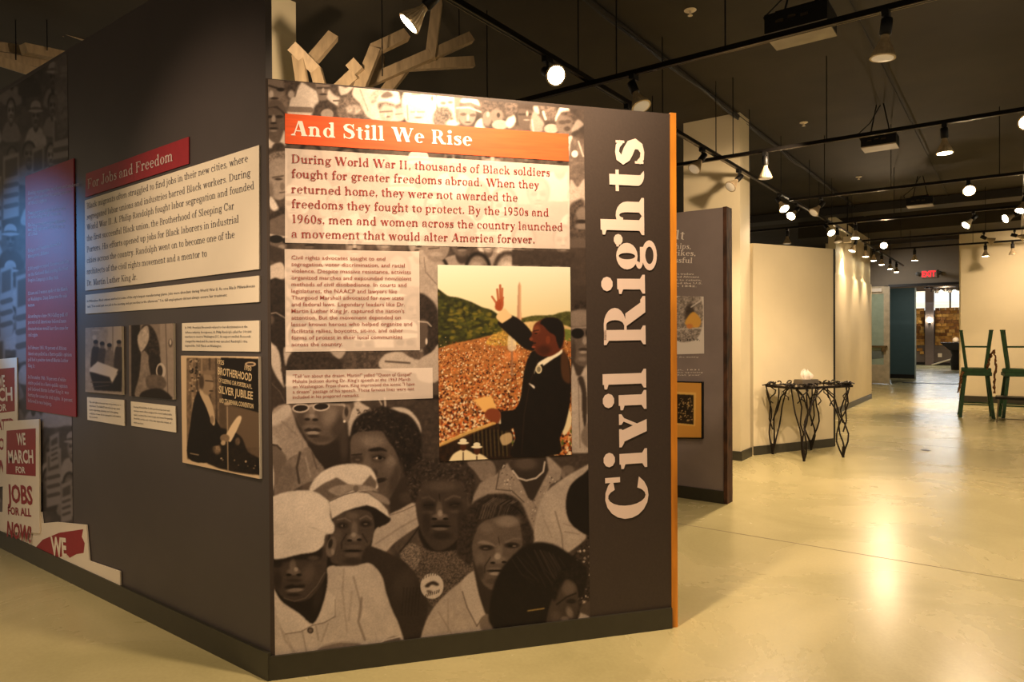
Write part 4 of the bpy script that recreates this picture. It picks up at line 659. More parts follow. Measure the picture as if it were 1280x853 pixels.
# ---------------------------------------------------------------- materials
def floor_mat():
    m = bpy.data.materials.new('polished_concrete'); m.use_nodes = True; nt = m.node_tree; b = nt.nodes['Principled BSDF']; N = nt.nodes.new; L = nt.links.new
    tc = N('ShaderNodeTexCoord'); n1 = N('ShaderNodeTexNoise'); n1.inputs['Scale'].default_value = .9; n1.inputs['Detail'].default_value = 8; n1.inputs['Roughness'].default_value = .6; n1.inputs['Distortion'].default_value = .8
    n2 = N('ShaderNodeTexNoise'); n2.inputs['Scale'].default_value = 60; n2.inputs['Detail'].default_value = 3
    L(tc.outputs['Object'], n1.inputs['Vector']); L(tc.outputs['Object'], n2.inputs['Vector'])
    r = N('ShaderNodeValToRGB'); e = r.color_ramp.elements; e[0].position = .35; e[1].position = .68; e[0].color = (*s2l((.70, .665, .475)), 1); e[1].color = (*s2l((.80, .755, .56)), 1); L(n1.outputs[0], r.inputs[0])
    mx = N('ShaderNodeMix'); mx.data_type = 'RGBA'; mx.blend_type = 'MULTIPLY'; mx.inputs['Factor'].default_value = .18; L(r.outputs[0], mx.inputs['A']); L(n2.outputs[0], mx.inputs['B']); L(mx.outputs['Result'], b.inputs['Base Color'])
    rr = N('ShaderNodeMapRange'); L(n1.outputs[0], rr.inputs[0]); rr.inputs['To Min'].default_value = .2; rr.inputs['To Max'].default_value = .34; L(rr.outputs[0], b.inputs['Roughness'])
    bp = N('ShaderNodeBump'); bp.inputs['Strength'].default_value = .06; bp.inputs['Distance'].default_value = .01; L(n1.outputs[0], bp.inputs['Height']); L(bp.outputs[0], b.inputs['Normal']); b.inputs['Specular IOR Level'].default_value = .5
    return m
M_FLOOR = floor_mat()
M_CEIL = mat('dark_ceiling_paint', (.19, .165, .11), .8, nz=.12, scale=2)
M_BEIGE = mat('beige_wall_paint', (.84, .79, .66), .6, nz=.02, scale=3)
M_GREY = mat('warm_grey_wall_paint', (.50, .46, .40), .7, nz=.03, scale=3)
M_SLATE = mat('slate_printed_vinyl', (.28, .252, .248), .45, nz=.035, scale=5)
M_BROWN = mat('dark_brown_printed_vinyl', (.225, .178, .15), .6, nz=.05, scale=90, bump=.05)
M_BASE = mat('olive_black_vinyl_base', (.20, .19, .15), .4, nz=.06, scale=20)
M_DARK = mat('black_metal', (.07, .065, .06), .45, .4, nz=.15, scale=20)
M_TRACK = mat('black_track_enamel', (.10, .09, .08), .3, .6, nz=.1, scale=20)
M_RAIL = mat('track_conductor', (.55, .5, .42), .25, 1, nz=.1, scale=20)
M_WOOD = mat('amber_wood_edge', (.82, .52, .13), .5, nz=.25, scale=14, stretch=(1, 1, .15), bump=.1)
M_RUST = mat('rusted_panel_edge', (.27, .16, .09), .8, nz=.5, scale=18, stretch=(1, 1, .4), bump=.4)
M_LUMB = mat('raw_lumber', (.60, .52, .40), .7, nz=.12, scale=10, stretch=(4, 4, .6), bump=.1)
M_CREAM = mat('cream_printed_board', (.93, .88, .80), .5, nz=.01, scale=10)
M_RED = mat('crimson_printed_board', (.58, .13, .17), .5, nz=.03, scale=30)
M_ORANGE = mat('orange_red_banner_vinyl', (.86, .34, .15), .5, nz=.08, scale=20, stretch=(.3, .3, 4))
M_WHITE = mat('white_lettering', (.93, .89, .85), .55, nz=.01)
M_INKRED = mat('dark_red_ink', (.55, .16, .14), .6, nz=.02)
M_INKMAR = mat('faded_maroon_ink', (.58, .30, .25), .6, nz=.02)
M_INK = mat('grey_violet_ink', (.26, .24, .29), .6, nz=.02)
M_PINK = mat('pale_title_lettering', (.92, .83, .78), .55, nz=.01)
M_TINK = mat('pale_text_ink', (.80, .72, .70), .6, nz=.01)
M_GREEN = mat('worn_green_enamel', (.16, .30, .17), .45, nz=.2, scale=15, bump=.1)
M_GLASSY = mat('bulb_glass_reflector', (.78, .70, .56), .2, .35, nz=.12, scale=30)
M_ON = mat('lit_lamp_lens', (1, .93, .78), .4, nz=.01, emit=14)
M_OFF = mat('dim_lamp_lens', (.85, .8, .7), .2, nz=.02, emit=.06)
M_IRON = mat('dark_wrought_iron', (.13, .105, .09), .4, .6, nz=.3, scale=40, bump=.2)

# ---------------------------------------------------------------- the setting
def struct(name, c, d, m, rz=0, label=None):
    o = MB().box(c, d, rz).build(name, m); o['kind'] = 'structure'
    if label: o['label'] = label
    return o
struct('floor', (-.5, 15.5, -.05), (19, 41, .1), M_FLOOR)
fl = bpy.data.objects['floor']
JT = mat('joint_filler', (.48, .42, .31), .5, nz=.1)
b = MB(); b.box((-.2, 4.645, .0004), (5.2, .007, .0012)); b.box((-.2, 9.6, .0004), (4.4, .006, .0012)); b.build('control_joint', JT, fl)
MB().lathe([(.001, .0), (.05, .0), (.05, .002), (.001, .003)], Matrix.Translation((*onz(1157, 563)[:2], 0)), 16).build('floor_outlet_cover', M_DARK, fl)
struct('ceiling', (-.5, 15.5, 3.77), (19, 41, .1), M_CEIL)
# left wall partition (2.95 m), its base and the mural print
PW = Plane((-2.375, 1.6), (-8.0, 1.6)); PF = Plane((-2.375, 1.6), (-1.265, 3.0)); LF = PF.L
wl = struct('wall_left', (-5.2, 1.615, 1.475), (5.65, .03, 2.95), M_SLATE)
bl = MB().box((-5.2, 1.592, .055), (5.66, .016, .11)).build('baseboard_left', M_BASE); bl['kind'] = 'structure'
# pieces of the room
def column(n, x0, x1, y0, y1, z1=3.72, m=M_BEIGE): return struct(n, ((x0+x1)/2, (y0+y1)/2, z1/2), (abs(x1-x0), abs(y1-y0), z1), m)
column('column_1', -4.6, -4.10, 2.5, 3.01)
column('column_2', -3.0, -2.37, 7.33, 7.66)
struct('baseboard_1', (-2.68, 7.322, .05), (.66, .016, .1), M_BASE); struct('baseboard_2', (-2.362, 7.5, .05), (.016, .35, .1), M_BASE)
struct('wall_side', (-2.52, 14.3, 1.665), (.12, 3.4, 3.33), M_BEIGE)
struct('trim_1', (.6, 15.6, 3.53), (8.5, 1.2, .4), M_CEIL); struct('trim_2', (-1, 10.1+4, 3.64), (9, .5, .14), mat('dark_duct', (.17, .155, .14), .6, nz=.1))
struct('wall_right', (1.62, 16.2, 1.665), (5.0, .16, 3.33), M_BEIGE); struct('baseboard_right', (1.62, 16.11, .06), (5.0, .02, .12), M_BASE)
struct('wall_right_return', (-.86, 18.4, 1.85), (.1, 4.3, 3.7), M_BEIGE)
struct('wall_far', (-1.9, 20.58, 3.16), (6, .14, 1.1), M_GREY); struct('wall_far_left', (-4.0, 20.58, 1.3), (1.75, .14, 2.62), M_GREY)
struct('door_frame_far', (-1.9, 20.48, 2.6), (1.62, .1, .07), M_DARK)
struct('wall_side_far', (-3.35, 18.5, 1.85), (.12, 4.2, 3.7), M_BEIGE)
struct('trim_3', (-1.75, 21.4, .004), (1.5, .22, .008), M_DARK)
# room beyond
M_FAR = mat('far_grey_paint', (.42, .38, .36), .7, nz=.04)
fw = struct('wall_beyond', (-2.2, 33.7, 1.15), (9, .3, 2.3), M_FAR); struct('wall_beyond_top', (-2.2, 33.7, 3.42), (9, .3, .6), M_FAR)
struct('column_3', (-2.91, 33.45, 1.85), (.31, .25, 3.7), mat('mauve_grey_paint', (.45, .40, .40), .7, nz=.03)); struct('baseboard_far', (-2.2, 33.52, .06), (9, .04, .12), M_DARK)
M_SKYWIN = mat('daylit_window_glass', (.80, .90, 1.0), .2, nz=.05, scale=1.5, stretch=(.2, 1, 3), emit=.32, rgb2=(1, .95, .8))
wn = struct('window_1', (-2.2, 33.72, 2.71), (9, .04, .82), M_SKYWIN)
for x in (-6, -4.4, -2.2, -1.1, 1): MB().box((x, 33.66, 2.71), (.06, .08, .82)).build('mullion', M_DARK, wn)
struct('wall_teal', (-2.74, 23.45, 1.35), (.66, .12, 2.7), mat('teal_paint', (.20, .30, .31), .6, nz=.03)); struct('baseboard_teal', (-2.74, 23.38, .06), (.67, .02, .12), M_DARK)
struct('trim_4', (-2.395, 23.38, 1.35), (.035, .03, 2.7), mat('pale_corner_trim', (.7, .74, .7), .5))

# ---------------------------------------------------------------- front exhibit panel
ep = thing('exhibit_panel', (-2.375, 1.6, 0), 'large angled exhibit panel titled Civil Rights with a crowd mural', 'exhibit panel')
HP = 2.375
MB().ext([PF.pt(.0, 0, 0), PF.pt(LF-.03, 0, 0), PF.pt(LF-.03, 0, -.085), PF.pt(.13, 0, -.085)], (0, 0, HP)).build('board', M_BROWN, ep)
board('edge_trim', PF, [(LF-.03, 0), (LF, 0), (LF, HP+.005), (LF-.03, HP+.005)], M_WOOD, -.09, .004, ep)
board('kickboard', PF, [(-.005, 0), (LF-.032, 0), (LF-.032, .095), (-.005, .095)], M_BASE, 0, .012, ep)
mural = paint_mural(); boxes = paint_boxes(mural)
MQ = [PF.pt(0, 0)]
print_mesh('crowd_photograph', PF, [(335, 99), (729.5, 137.5), (737.5, 773), (344, 826.5)], mural, .0028, .0015, ep)
# trim the print to the board: quad corners computed on the panel itself
def quad_px(pl, u0, u1, v0, v1):
    out = []
    for u, v in ((u0, v1), (u1, v1), (u1, v0), (u0, v0)):
        D = pl.pt(u, v)-OO; z = D@FW; out.append((CX+FPX*(D@RT)/z, CY-FPX*(D@UP)/z))
    return out
bo = board('heading_banner', PF, PF.quad([(356.3, 142.2), (710.2, 167.8), (710.8, 201.8), (356.3, 179.7)]), M_ORANGE, .002, .003, ep)
text_block('lettering', PF, [('And Still We Rise', (363.6, 169.5), (591, 182.9), 18.5)], M_WHITE, .004, bo, w=.13, split=True)
tp = print_mesh('introduction_box', PF, BOX1, boxes, .003, .0025, ep)
text_block('lettering', PF, [('During World War II, thousands of Black soldiers', (364.3, 203.7), (687.5, 220.7), 10.5), ('fought for greater freedoms abroad. When they', (364.3, 222.3), (674, 235.9), 10.5),
    ('returned home, they were not awarded the', (364.3, 241.4), (647.3, 251.9), 10.5), ('freedoms they fought to protect. By the 1950s and', (364.3, 260), (686.4, 270.6), 10.5),
    ('1960s, men and women across the country launched', (364.3, 278.8), (703.8, 288.6), 10.5), ('a movement that would alter America forever.', (364.3, 297.2), (668.8, 304.2), 10.5)], M_INKRED, .004, tp, w=.095)
tp = print_mesh('advocates_box', PF, BOX2, boxes, .003, .0025, ep)
L2 = [('Civil rights advocates sought to end', 588), ('segregation, voter discrimination, and racial', 682), ('violence. Despite massive resistance, activists', 712), ('organized marches and expounded nonviolent', 714), ('methods of civil disobedience. In courts and', 690),
      ('legislatures, the NAACP and lawyers like', 645), ('Thurgood Marshall advocated for new state', 677), ('and federal laws. Legendary leaders like Dr.', 682), ("Martin Luther King Jr. captured the nation's", 680), ('attention. But the movement depended on', 663),
      ('lesser known heroes who helped organize and', 718), ('facilitate rallies, boycotts, sit-ins, and other', 674), ('forms of protest in their local communities', 670), ('across the country.', 382)]
text_block('lettering', PF, [(s, (364.4, 324.4+i*8.36), (330+e*.2578, 324.4+i*8.36+.012*(e*.2578-34)*(1-i/6.5)+.2), 4.9) for i, (s, e) in enumerate(L2)], M_INKMAR, .004, tp, 'sans', fat=.002)
tp = print_mesh('quotation_box', PF, BOX3, boxes, .003, .0025, ep)
L3 = [('"Tell \'em about the dream, Martin!" yelled "Queen of Gospel"', 715), ("Mahalia Jackson during Dr. King's speech at the 1963 March", 708), ('on Washington. From there, King improvised the iconic "I have', 730), ('a dream" passage of his speech. These famous lines were not', 727), ('included in his prepared remarks.', 462)]
text_block('lettering', PF, [(s, (366, 472.4+i*6.55), (330+e*.2578, 472.4+i*6.55-(e*.2578-36)*(.016+.004*i)), 4.2) for i, (s, e) in enumerate(L3)], M_INKMAR, .004, tp, 'sans', fat=.0)
text_block('title_lettering', PF, [('Civil Rights', (809.5, 650), (803.5, 172), 0, (757.5, 645))], M_PINK, .003, ep, w=.14, split=True)
speech = paint_speech()
SQ = [(546.7, 331.3), (712.4, 334.3), (714.5, 568.5), (549.2, 577)]
so = print_mesh('speech_photograph', PF, SQ, speech, .0025, .004, ep)

# ---------------------------------------------------------------- left wall: prints, boards and placards
mo = print_mesh('march_photograph', PW, [(-36, 142), (84, 66), (92.5, 706), (-36, 640)], paint_march(), .0055, .0015, wl)
def wall_thing(name, q, m, t, label, cat, group=None, off=.002):
    c = PW.uv(*q[3]); r = thing(name, PW.pt(c[0], 0, off), label, cat, group); o = board('board', PW, PW.quad(q), m, off, off+t, r); return r, o
r, o = wall_thing('heading_banner', [(109, 217.4), (237.5, 171.3), (237.5, 205), (108, 246.9)], M_RED, .004, 'red banner board reading For Jobs and Freedom on the dark left wall', 'banner')
text_block('lettering', PW, [('For Jobs and Freedom', (111.5, 236.6), (218.7, 201.2), 12)], M_TINK, .0075, o, w=.105, split=True)
r, o = wall_thing('text_panel', [(108.1, 251), (326, 182), (326, 336.7), (108.6, 363.6)], M_CREAM, .006, 'largest cream text board on the left wall, directly under the red banner', 'text panel')
TX = lambda X, Y: (100+X*.2697, 170+Y*.2697)
LT = [('Black migrants often struggled to find jobs in their new cities, where', 340, 788, 120), ('segregated labor unions and industries barred Black workers. During', 390, 800, 188), ('World War II. A. Philip Randolph fought labor segregation and founded', 438, 818, 247), ('the first successful Black union, the Brotherhood of Sleeping Car', 489, 725, 340),
      ('Porters. His efforts opened up jobs for Black laborers in industrial', 541, 747, 402), ('cities across the country. Randolph went on to become one of the', 591, 727, 473), ('architects of the civil rights movement and a mentor to', 643, 598, 560), ('Dr. Martin Luther King Jr.', 696, 275, 667)]
text_block('lettering', PW, [(s, TX(40, a), TX(x, y), 7.2) for s, a, x, y in LT], M_INK, .009, o, w=.075)
r, o = wall_thing('text_panel', [(108.9, 369), (326, 344.8), (326, 377.7), (108.9, 392.5)], M_CREAM, .006, 'long narrow cream caption strip below the largest cream text board', 'text panel')
text_block('lettering', PW, [("In Milwaukee, Black citizens worked at some of the city's largest manufacturing plants. Jobs were abundant during World War II. As one Black Milwaukeean", TX(42, 772), TX(820, 702), 3), ('said, "You could quit one job in the morning and get another in the afternoon." Yet, full employment did not always ensure fair treatment.', TX(42, 797), TX(692, 744), 3)], M_INK, .009, o, 'sans', res=1)
cap = 'caption cards under the left wall photographs'
r, o = wall_thing('caption_card', [(110.3, 496.5), (156.7, 500.3), (157.2, 532.6), (110.8, 524.8)], M_CREAM, .004, 'small cream caption card under the photograph of four people at a table', 'caption card', cap)
TY = lambda X, Y: (105+X*.0586, 490+Y*.0586)
text_block('lettering', PW, [(s, TY(145, a), TY(x, y), 2.4) for s, a, x, y in (('The civil rights movement was not spontaneous or', 232, 825, 302), ('improvised. The NAACP and other groups spent', 313, 800, 384), ('years organizing, planning, and strategizing', 395, 755, 462), ('resistance to laws about segregation and advance', 475, 815, 548), ('the movement.', 550, 325, 566))], M_INK, .007, o, 'sans', res=1)
r, o = wall_thing('caption_card', [(165, 501.9), (220.7, 508), (221.7, 540.8), (165.7, 532.3)], M_CREAM, .004, 'small cream caption card under the photograph of a worker by an open door', 'caption card', cap)
TZ = lambda X, Y: (160+X*.0551, 498+Y*.0551)
text_block('lettering', PW, [(s, TZ(165, a), TZ(x, y), 2.4) for s, a, x, y in (('During World War II, African American men and', 215, 980, 300), ('women were often assigned the most undesirable', 300, 1030, 393), ('tasks, received the lowest pay, and were frequently', 390, 1045, 490), ('fired first at the end of the war upon the return of', 475, 1015, 583), ('white workers.', 568, 390, 598))], M_INK, .007, o, 'sans', res=1)
r, o = wall_thing('caption_card', [(229.7, 404.2), (326.3, 400.8), (326.3, 439.8), (229.7, 438.5)], M_CREAM, .006, 'wide cream caption card right above the framed sepia photograph of a speaker', 'caption card', cap)
TQ = lambda X, Y: (225+X*.0859, 398+Y*.0859)
text_block('lettering', PW, [(s, TQ(102, a), TQ(x, y), 3) for s, a, x, y in (('In 1941, President Roosevelt refused to ban discrimination in the', 155, 1010, 140), ('defense industry. In response, A. Philip Randolph called for 100,000', 222, 1068, 215), ('marchers to meet in Washington DC. As support swelled, Roosevelt', 285, 1055, 283), ("changed his mind and the march was canceled. Randolph's idea", 352, 1010, 355), ('inspired the 1963 March on Washington.', 415, 635, 422))], M_INK, .009, o, 'sans', res=1)
def wall_photo(q, pic, step, t, label, border=M_CREAM):
    c = PW.uv(*q[3]); r = thing('mounted_photograph', PW.pt(c[0], 0, .002), label, 'photograph', 'mounted photographs on the left wall')
    o = board('mounting_board', PW, PW.quad(q), border, .002, .002+t, r); p = print_mesh('photographic_print', PW, q, pic, step, .0025+t, r); return r, p
wall_photo([(109.8, 410), (155.4, 408), (156.2, 493.6), (109.8, 489.8)], paint_meeting(), .003, .01, 'mounted black and white photograph of four people around a paper-covered table')
wall_photo([(164.5, 407), (219.9, 404.4), (220.7, 499.6), (165, 494.9)], paint_worker(), .003, .010, 'mounted black and white photograph of a bent worker beside an open door')
r, p = wall_photo([(230.2, 444.7), (326.9, 446), (328.4, 598.3), (232, 577.7)], paint_jubilee(), .0025, .012, 'largest mounted photograph, sepia with cream border, man in suit at a microphone')
TB = lambda X, Y: (100+X*.2578, 390+Y*.2578)
M_BLT = mat('banner_pale_lettering', (.85, .75, .58), .6, nz=.02)
text_block('lettering', PW, [(s, TB(*a), TB(*z), c) for s, a, z, c in (('1925', (683, 250), (715, 258), 5.5), ('1950', (815, 280), (848, 287), 5.5), ('BROTHERHOOD', (685, 302), (850, 336), 9), ('OF SLEEPING CAR PORTERS A.F.L.', (690, 340), (852, 372), 5), ('SILVER JUBILEE', (690, 392), (855, 424), 9), ('AND 7TH BIENNIAL CONVENTION', (692, 438), (858, 468), 5.5))], M_BLT, .016, p, 'sans', fat=.02)
# tall red board
r, o = wall_thing('text_panel', [(33.5, 221), (93.9, 198.3), (96.8, 521.3), (34.8, 511.9)], M_RED, .006, 'tall crimson text board over the march mural near the left edge', 'text panel')
TR = lambda X, Y: (30+X*.2640, 300+Y*.2638)
RL = [('During segregation, workers and students', -212, 268, -255), ('were jailed and fired for joining protests', -188, 232, -222), ('of their rights.', -165, 120, -180),
      ('Twenty years passed before the Court ruled', -118, 205, -142), ('on schooling for all children.', -98, 185, -118), ('The laws governing housing in Milwaukee', -62, 205, -82), ('were challenged in the Civil Rights Act', -40, 200, -58), ('of 1968.', -18, 75, -24),
      ('Bridges and fountains barred in', 60, 183, 25), ('Montgomery, Alabama.', 87, 128, 66), ('2,800 people occupied "Resurrection City"', 146, 225, 108), ("on the National Mall during the Poor", 174, 218, 142), ("People's Campaign in May 1968.", 200, 172, 186),
      ('12 men and 1 woman spoke at the March', 262, 215, 240), ('on Washington; Daisy Bates was the sole', 290, 213, 272), ('woman.', 318, 60, 314), ('According to a June 1963 Gallup poll, 60', 370, 215, 362), ('percent of all Americans believed mass', 398, 208, 392), ('demonstrations would hurt the cause for', 428, 218, 426), ('civil rights.', 458, 75, 458),
      ('In February 1965, 94 percent of African', 518, 210, 522), ('Americans polled in a Harris public opinion', 546, 235, 552), ('poll had a positive view of Martin Luther', 574, 218, 580), ('King Jr.', 602, 60, 606), ('In December 1966, 50 percent of white', 656, 208, 672), ('adults polled in a Harris public opinion', 684, 215, 702), ('poll believed Martin Luther King Jr. was', 712, 220, 732), ('hurting the cause for civil rights. 36 percent', 740, 238, 768), ('believed he was helping.', 768, 140, 786)]
text_block('lettering', PW, [(s, TR(27, a), TR(x, y), 4.2) for s, a, x, y in RL], M_TINK, .0085, o, w=.08)
# placards
def placard(name, q, m, off, t, label, cat='placard'):
    c = PW.uv(*q[-1]); r = thing(name, PW.pt(c[0], 0, off), label, cat, 'cut-out picket placards at the foot of the march mural'); return r, board('board', PW, PW.quad(q), m, off, off+t, r)
ZP = lambda X, Y: (X*.3752, 420+Y*.3752)
r, o = placard('picket_placard', [(-30, 452), (23, 447), (25, 606), (-30, 612)], M_CREAM, .003, .006, 'cream picket placard cut by the left frame edge, behind the jobs placard')
rb = board('red_field', PW, PW.quad([(-26, 464), (20.3, 459.5), (20.6, 514), (-26, 520)]), M_RED, .009, .010, r)
text_block('lettering', PW, [('WE', (-1, 484), (9, 483.4), 14), ('MARCH', (-24, 502.5), (18.5, 500.5), 15), ('FOR', (-3, 514.5), (11, 513), 8)], M_WHITE, .0115, rb, 'sans', fat=.03)
text_block('red_lettering', PW, [('INTEGRATED', (-26, 540), (20, 536), 12), ('SCHOOLS', (-26, 564), (19, 561), 13), ('NOW', (-20, 594), (11, 592), 16)], M_RED, .0105, o, 'sans', fat=.03)
r, o = placard('picket_placard', [(9.4, 526.5), (53.6, 523.6), (54.3, 666), (7.3, 664)], M_CREAM, .012, .008, 'cream placard reading We March For Jobs For All Now')
rb = board('red_field', PW, PW.quad([ZP(35, 315), ZP(132, 307), ZP(132, 466), ZP(34, 459)]), M_RED, .02, .021, r)
text_block('lettering', PW, [('WE', ZP(71, 362), ZP(100, 361), 14), ('MARCH', ZP(42, 421), ZP(126, 422), 15), ('FOR', ZP(67, 454), ZP(99, 456), 7.5)], M_WHITE, .0225, rb, 'sans', fat=.03)
text_block('red_lettering', PW, [('JOBS', ZP(39, 550), ZP(123, 560), 21), ('FOR ALL', ZP(40, 592), ZP(118, 600), 9)], M_RED, .0215, o, 'sans', fat=.03)
text_block('slanted_lettering', PW, [('NOW!', ZP(36, 664), ZP(116, 686), 18)], M_RED, .0215, o, 'sans', fat=.035, skew=.2)
q = [(54.3, 640), (56, 654), (73, 652.5), (110.6, 656), (114.4, 701), (152.6, 714), (153, 735.5), (54, 690), (0, 664), (-30, 650), (-30, 640)]
r, o = placard('picket_placard', q, M_CREAM, .004, .007, 'lowest jagged cream placard cut-out with a torn red field reading We', 'placard')
q = [ZP(128, 702), ZP(150, 678), ZP(205, 655), ZP(285, 643), ZP(280, 668), ZP(290, 690), ZP(286, 722), ZP(262, 726), ZP(240, 738), ZP(232, 728), ZP(200, 738), ZP(160, 722)]
rb = board('torn_red_field', PW, PW.quad(q), M_RED, .011, .012, r); text_block('lettering', PW, [('WE', ZP(180, 728), ZP(232, 736), 22)], M_CREAM, .0135, rb, 'sans', fat=.04)

# ---------------------------------------------------------------- second exhibit panel
P2 = Plane((-3.2, 5.4), (-1.86, 5.4))
e2 = thing('exhibit_panel', (-1.86, 5.4, 0), 'grey-violet exhibit panel with pale text behind the large angled panel', 'exhibit panel')
M_MAUVE = mat('mauve_printed_vinyl', (.52, .47, .46), .55, nz=.04, scale=6)
MB().box((-2.88, 5.45, 1.185), (2.0, .1, 2.37)).build('board', M_MAUVE, e2); MB().box((-1.865, 5.455, 1.185), (.03, .125, 2.375)).build('edge_trim', M_RUST, e2); MB().box((-2.88, 5.394, .05), (2.0, .012, .1)).build('kickboard', M_BASE, e2)
Z5 = lambda X, Y: (845+X*.1525, 270+Y*.1525); Z6 = lambda X, Y: (845+X*.2286, 365+Y*.2286)
text_block('title_lettering', P2, [('Revolt', Z5(-250, 182), Z5(72, 195), 11), ('for leaderships,', Z5(-290, 262), Z5(125, 272), 6.5), ('and strikes,', Z5(-210, 320), Z5(165, 328), 6.5), ('successful', Z5(-180, 378), Z5(138, 388), 6.5)], M_WHITE, .002, e2, w=.11)
text_block('small_lettering', P2, [(s, Z5(-260, y), Z5(x, y+4), 2.2) for s, x, y in (('On the ship, captive traders', 145, 480), ('held many men, and Africans', 190, 504), ('asked the court to return,', 210, 530), ('the case reached the U.S.', 215, 556), ('and home in 1842.', 170, 580))], M_WHITE, .002, e2, 'sans', res=1, fat=.01)
text_block('small_lettering', P2, [(s, Z6(-120, y), Z6(x, y), 1.6) for s, x, y in (('Illustration of the mutiny', 125, 360), ('Woodcut, 1831', 128, 430), ('scenes of the uprising', 148, 444), ('printed that year', 135, 458))], M_WHITE, .002, e2, 'sans', res=1)
ph = print_mesh('newspaper_print', P2, [Z6(-100, 20), Z6(152, 26), Z6(155, 338), Z6(-100, 345)], paint_etching(), .005, .004, e2)
text_block('lettering', P2, [('July, 1839.', Z6(-30, 268), Z6(135, 268), 2.8)], mat('black_ink', (.1, .1, .1), .6), .0055, ph, w=.12)
fp = board('framed_woodcut', P2, P2.quad([Z6(-100, 486), Z6(153, 492), Z6(153, 802), Z6(-100, 800)]), M_DARK, .0, .03, e2)
print_mesh('print', P2, [Z6(-95, 492), Z6(146, 498), Z6(146, 795), Z6(-95, 793)], paint_woodcut(), .004, .031, fp)

# ---------------------------------------------------------------- beige angled panels
def plain_panel(a, b, label, h=2.37, t=.1, edge=M_DARK):
    pl = Plane(a, b); r = thing('partition_panel', (*a, 0), label, 'partition', 'plain beige partition panels'); L = pl.L
    board('board', pl, [(0, 0), (L-.03, 0), (L-.03, h), (0, h)], M_BEIGE, -t, 0, r); board('edge_trim', pl, [(L-.03, 0), (L, 0), (L, h), (L-.03, h)], edge, -t, .002, r); board('kickboard', pl, [(0, 0), (L-.03, 0), (L-.03, .1), (0, .1)], M_BASE, 0, .012, r); return r
plain_panel((-2.36, 7.74), (-1.75, 8.92), 'plain beige partition panel behind the wrought iron side table')
plain_panel((-2.44, 12.4), (-2.42, 15.9), 'beige partition panel further down the hall with scalloped spotlight pools', edge=M_BEIGE)
M_COND = mat('matt_black_conduit', (.12, .10, .08), .8, nz=.1)
# ---------------------------------------------------------------- lighting tracks
def track(a, b, label, rods, z=3.0):
    a = np.array([*a, z]); b = np.array([*b, z]); r = thing('lighting_track', a, label, 'lighting track', 'black lighting tracks hung from the ceiling')
    MB().beam(a, b, .036, .03).build('rail', M_TRACK, r); d = (b-a)/np.linalg.norm(b-a); x = np.cross(d, ZZ)
    for s in (-1, 1): MB().beam(a+x*.011*s-ZZ*.0155, b+x*.011*s-ZZ*.0155, .004, .003).build('conductor_strip', M_RAIL, r)
    L = np.linalg.norm(b-a)
    for t in rods:
        p = a+d*t; MB().tube([p+ZZ*.015, (p[0], p[1], 3.72)], .0045, 6).build('hanging_rod', M_DARK, r)
    return r
TA = -2.26
track((TA, 1.9), (TA, 19.5), 'long black track running away over the large angled panel to the exit wall', [.75, 1.9, 3.2, 4.4, 5.4, 6.6, 8, 9.4, 11, 12.6, 14, 15.4], 3.034)
track((-5.4, 3.92), (4, 3.92), 'nearest cross track, hung just behind the large angled panel', [1.0, 2.3, 3.35, 4.05, 5.1, 7.4])
track((-3.4, 6.3), (4, 6.3), 'second cross track, passing in front of the beige column', [.5, 1.3, 2.1, 3.45])
track((-2.24, 8.8), (4, 8.8), 'third cross track, with the round glowing lamp on it', [.4, 1.1, 2.1, 4])
track((-4.0, 11.1), (4, 11.1), 'fourth cross track, in front of the ceiling beam', [.6, 1.6, 2.6, 4.4])
track((-2.2, 13.5), (4, 13.5), 'fifth cross track, just before the ceiling beam', [.6, 1.8, 3.2])
track((-2.24, 15.2), (4, 15.2), 'farthest cross track, before the exit wall', [.6, 1.6, 3])
track((0.08, 2.4), (.08, 15.4), 'right-hand track running lengthwise along the right frame edge', [3.7, 6, 8], 3.034)
def lamp(hang, aim, label, on=0, power=0, size=55, scale=1.0, zt=2.985, drop=.085, lit=None):
    """track spotlight: adapter on the track, cylindrical holder and ribbed reflector bulb, aimed at a point"""
    zt = 3.019 if abs(hang[0]-TA) < .01 or abs(hang[0]-.08) < .01 else 2.985
    h = Vector(hang); piv = Vector((h[0], h[1], zt-drop)); d = (Vector(aim)-piv).normalized(); r = thing('track_or_added_spot', h, label, 'spotlight', 'track spotlights')
    MB().box((h[0], h[1], zt-.015), (.034, .075, .03)).tube([(h[0], h[1], zt-.03), (h[0]+.0, h[1], zt-drop)], .009, 8).build('track_adapter', M_DARK, r)
    M = Matrix.Translation(piv) @ d.to_track_quat('Z', 'Y').to_matrix().to_4x4() @ Matrix.Scale(scale, 4)
    MB().lathe([(.012, -.05), (.026, -.048), (.028, -.04), (.028, .03), (.024, .034)], M, 16).build('lamp_holder', M_DARK, r, True)
    MB().lathe([(.019, .03), (.02, .05), (.03, .075), (.045, .105), (.056, .13), (.06, .142)], M, 40, .07).build('reflector_bulb', M_GLASSY, r)
    MB().lathe([(.0605, .140), (.0615, .146), (.0605, .149), (.052, .149)], M, 24).build('glass_rim', M_GLASSY, r, True)
    MB().lathe([(.052, .146), (.051, .150), (.03, .154), (.002, .156)], M, 24).build('lamp_lens', M_ON if on else M_OFF, r, True)
    if power:
        s = spot('lamp_light', M @ Vector((0, 0, .17)), M @ Vector((0, 0, 1.2)), power, size, .8); setp(s, r)
    return r
lamp((TA+.0, 2.42, 2.98), (-2.75, 2.02, 2.3), 'nearest lit spotlight above the branch sculpture, face turned down right', 1, 0, drop=.06)
lamp((TA, 3.44, 2.98), (-.9, 2.5, 2.1), 'glaring round spotlight over the top edge of the large angled panel', 1, 12, 70)
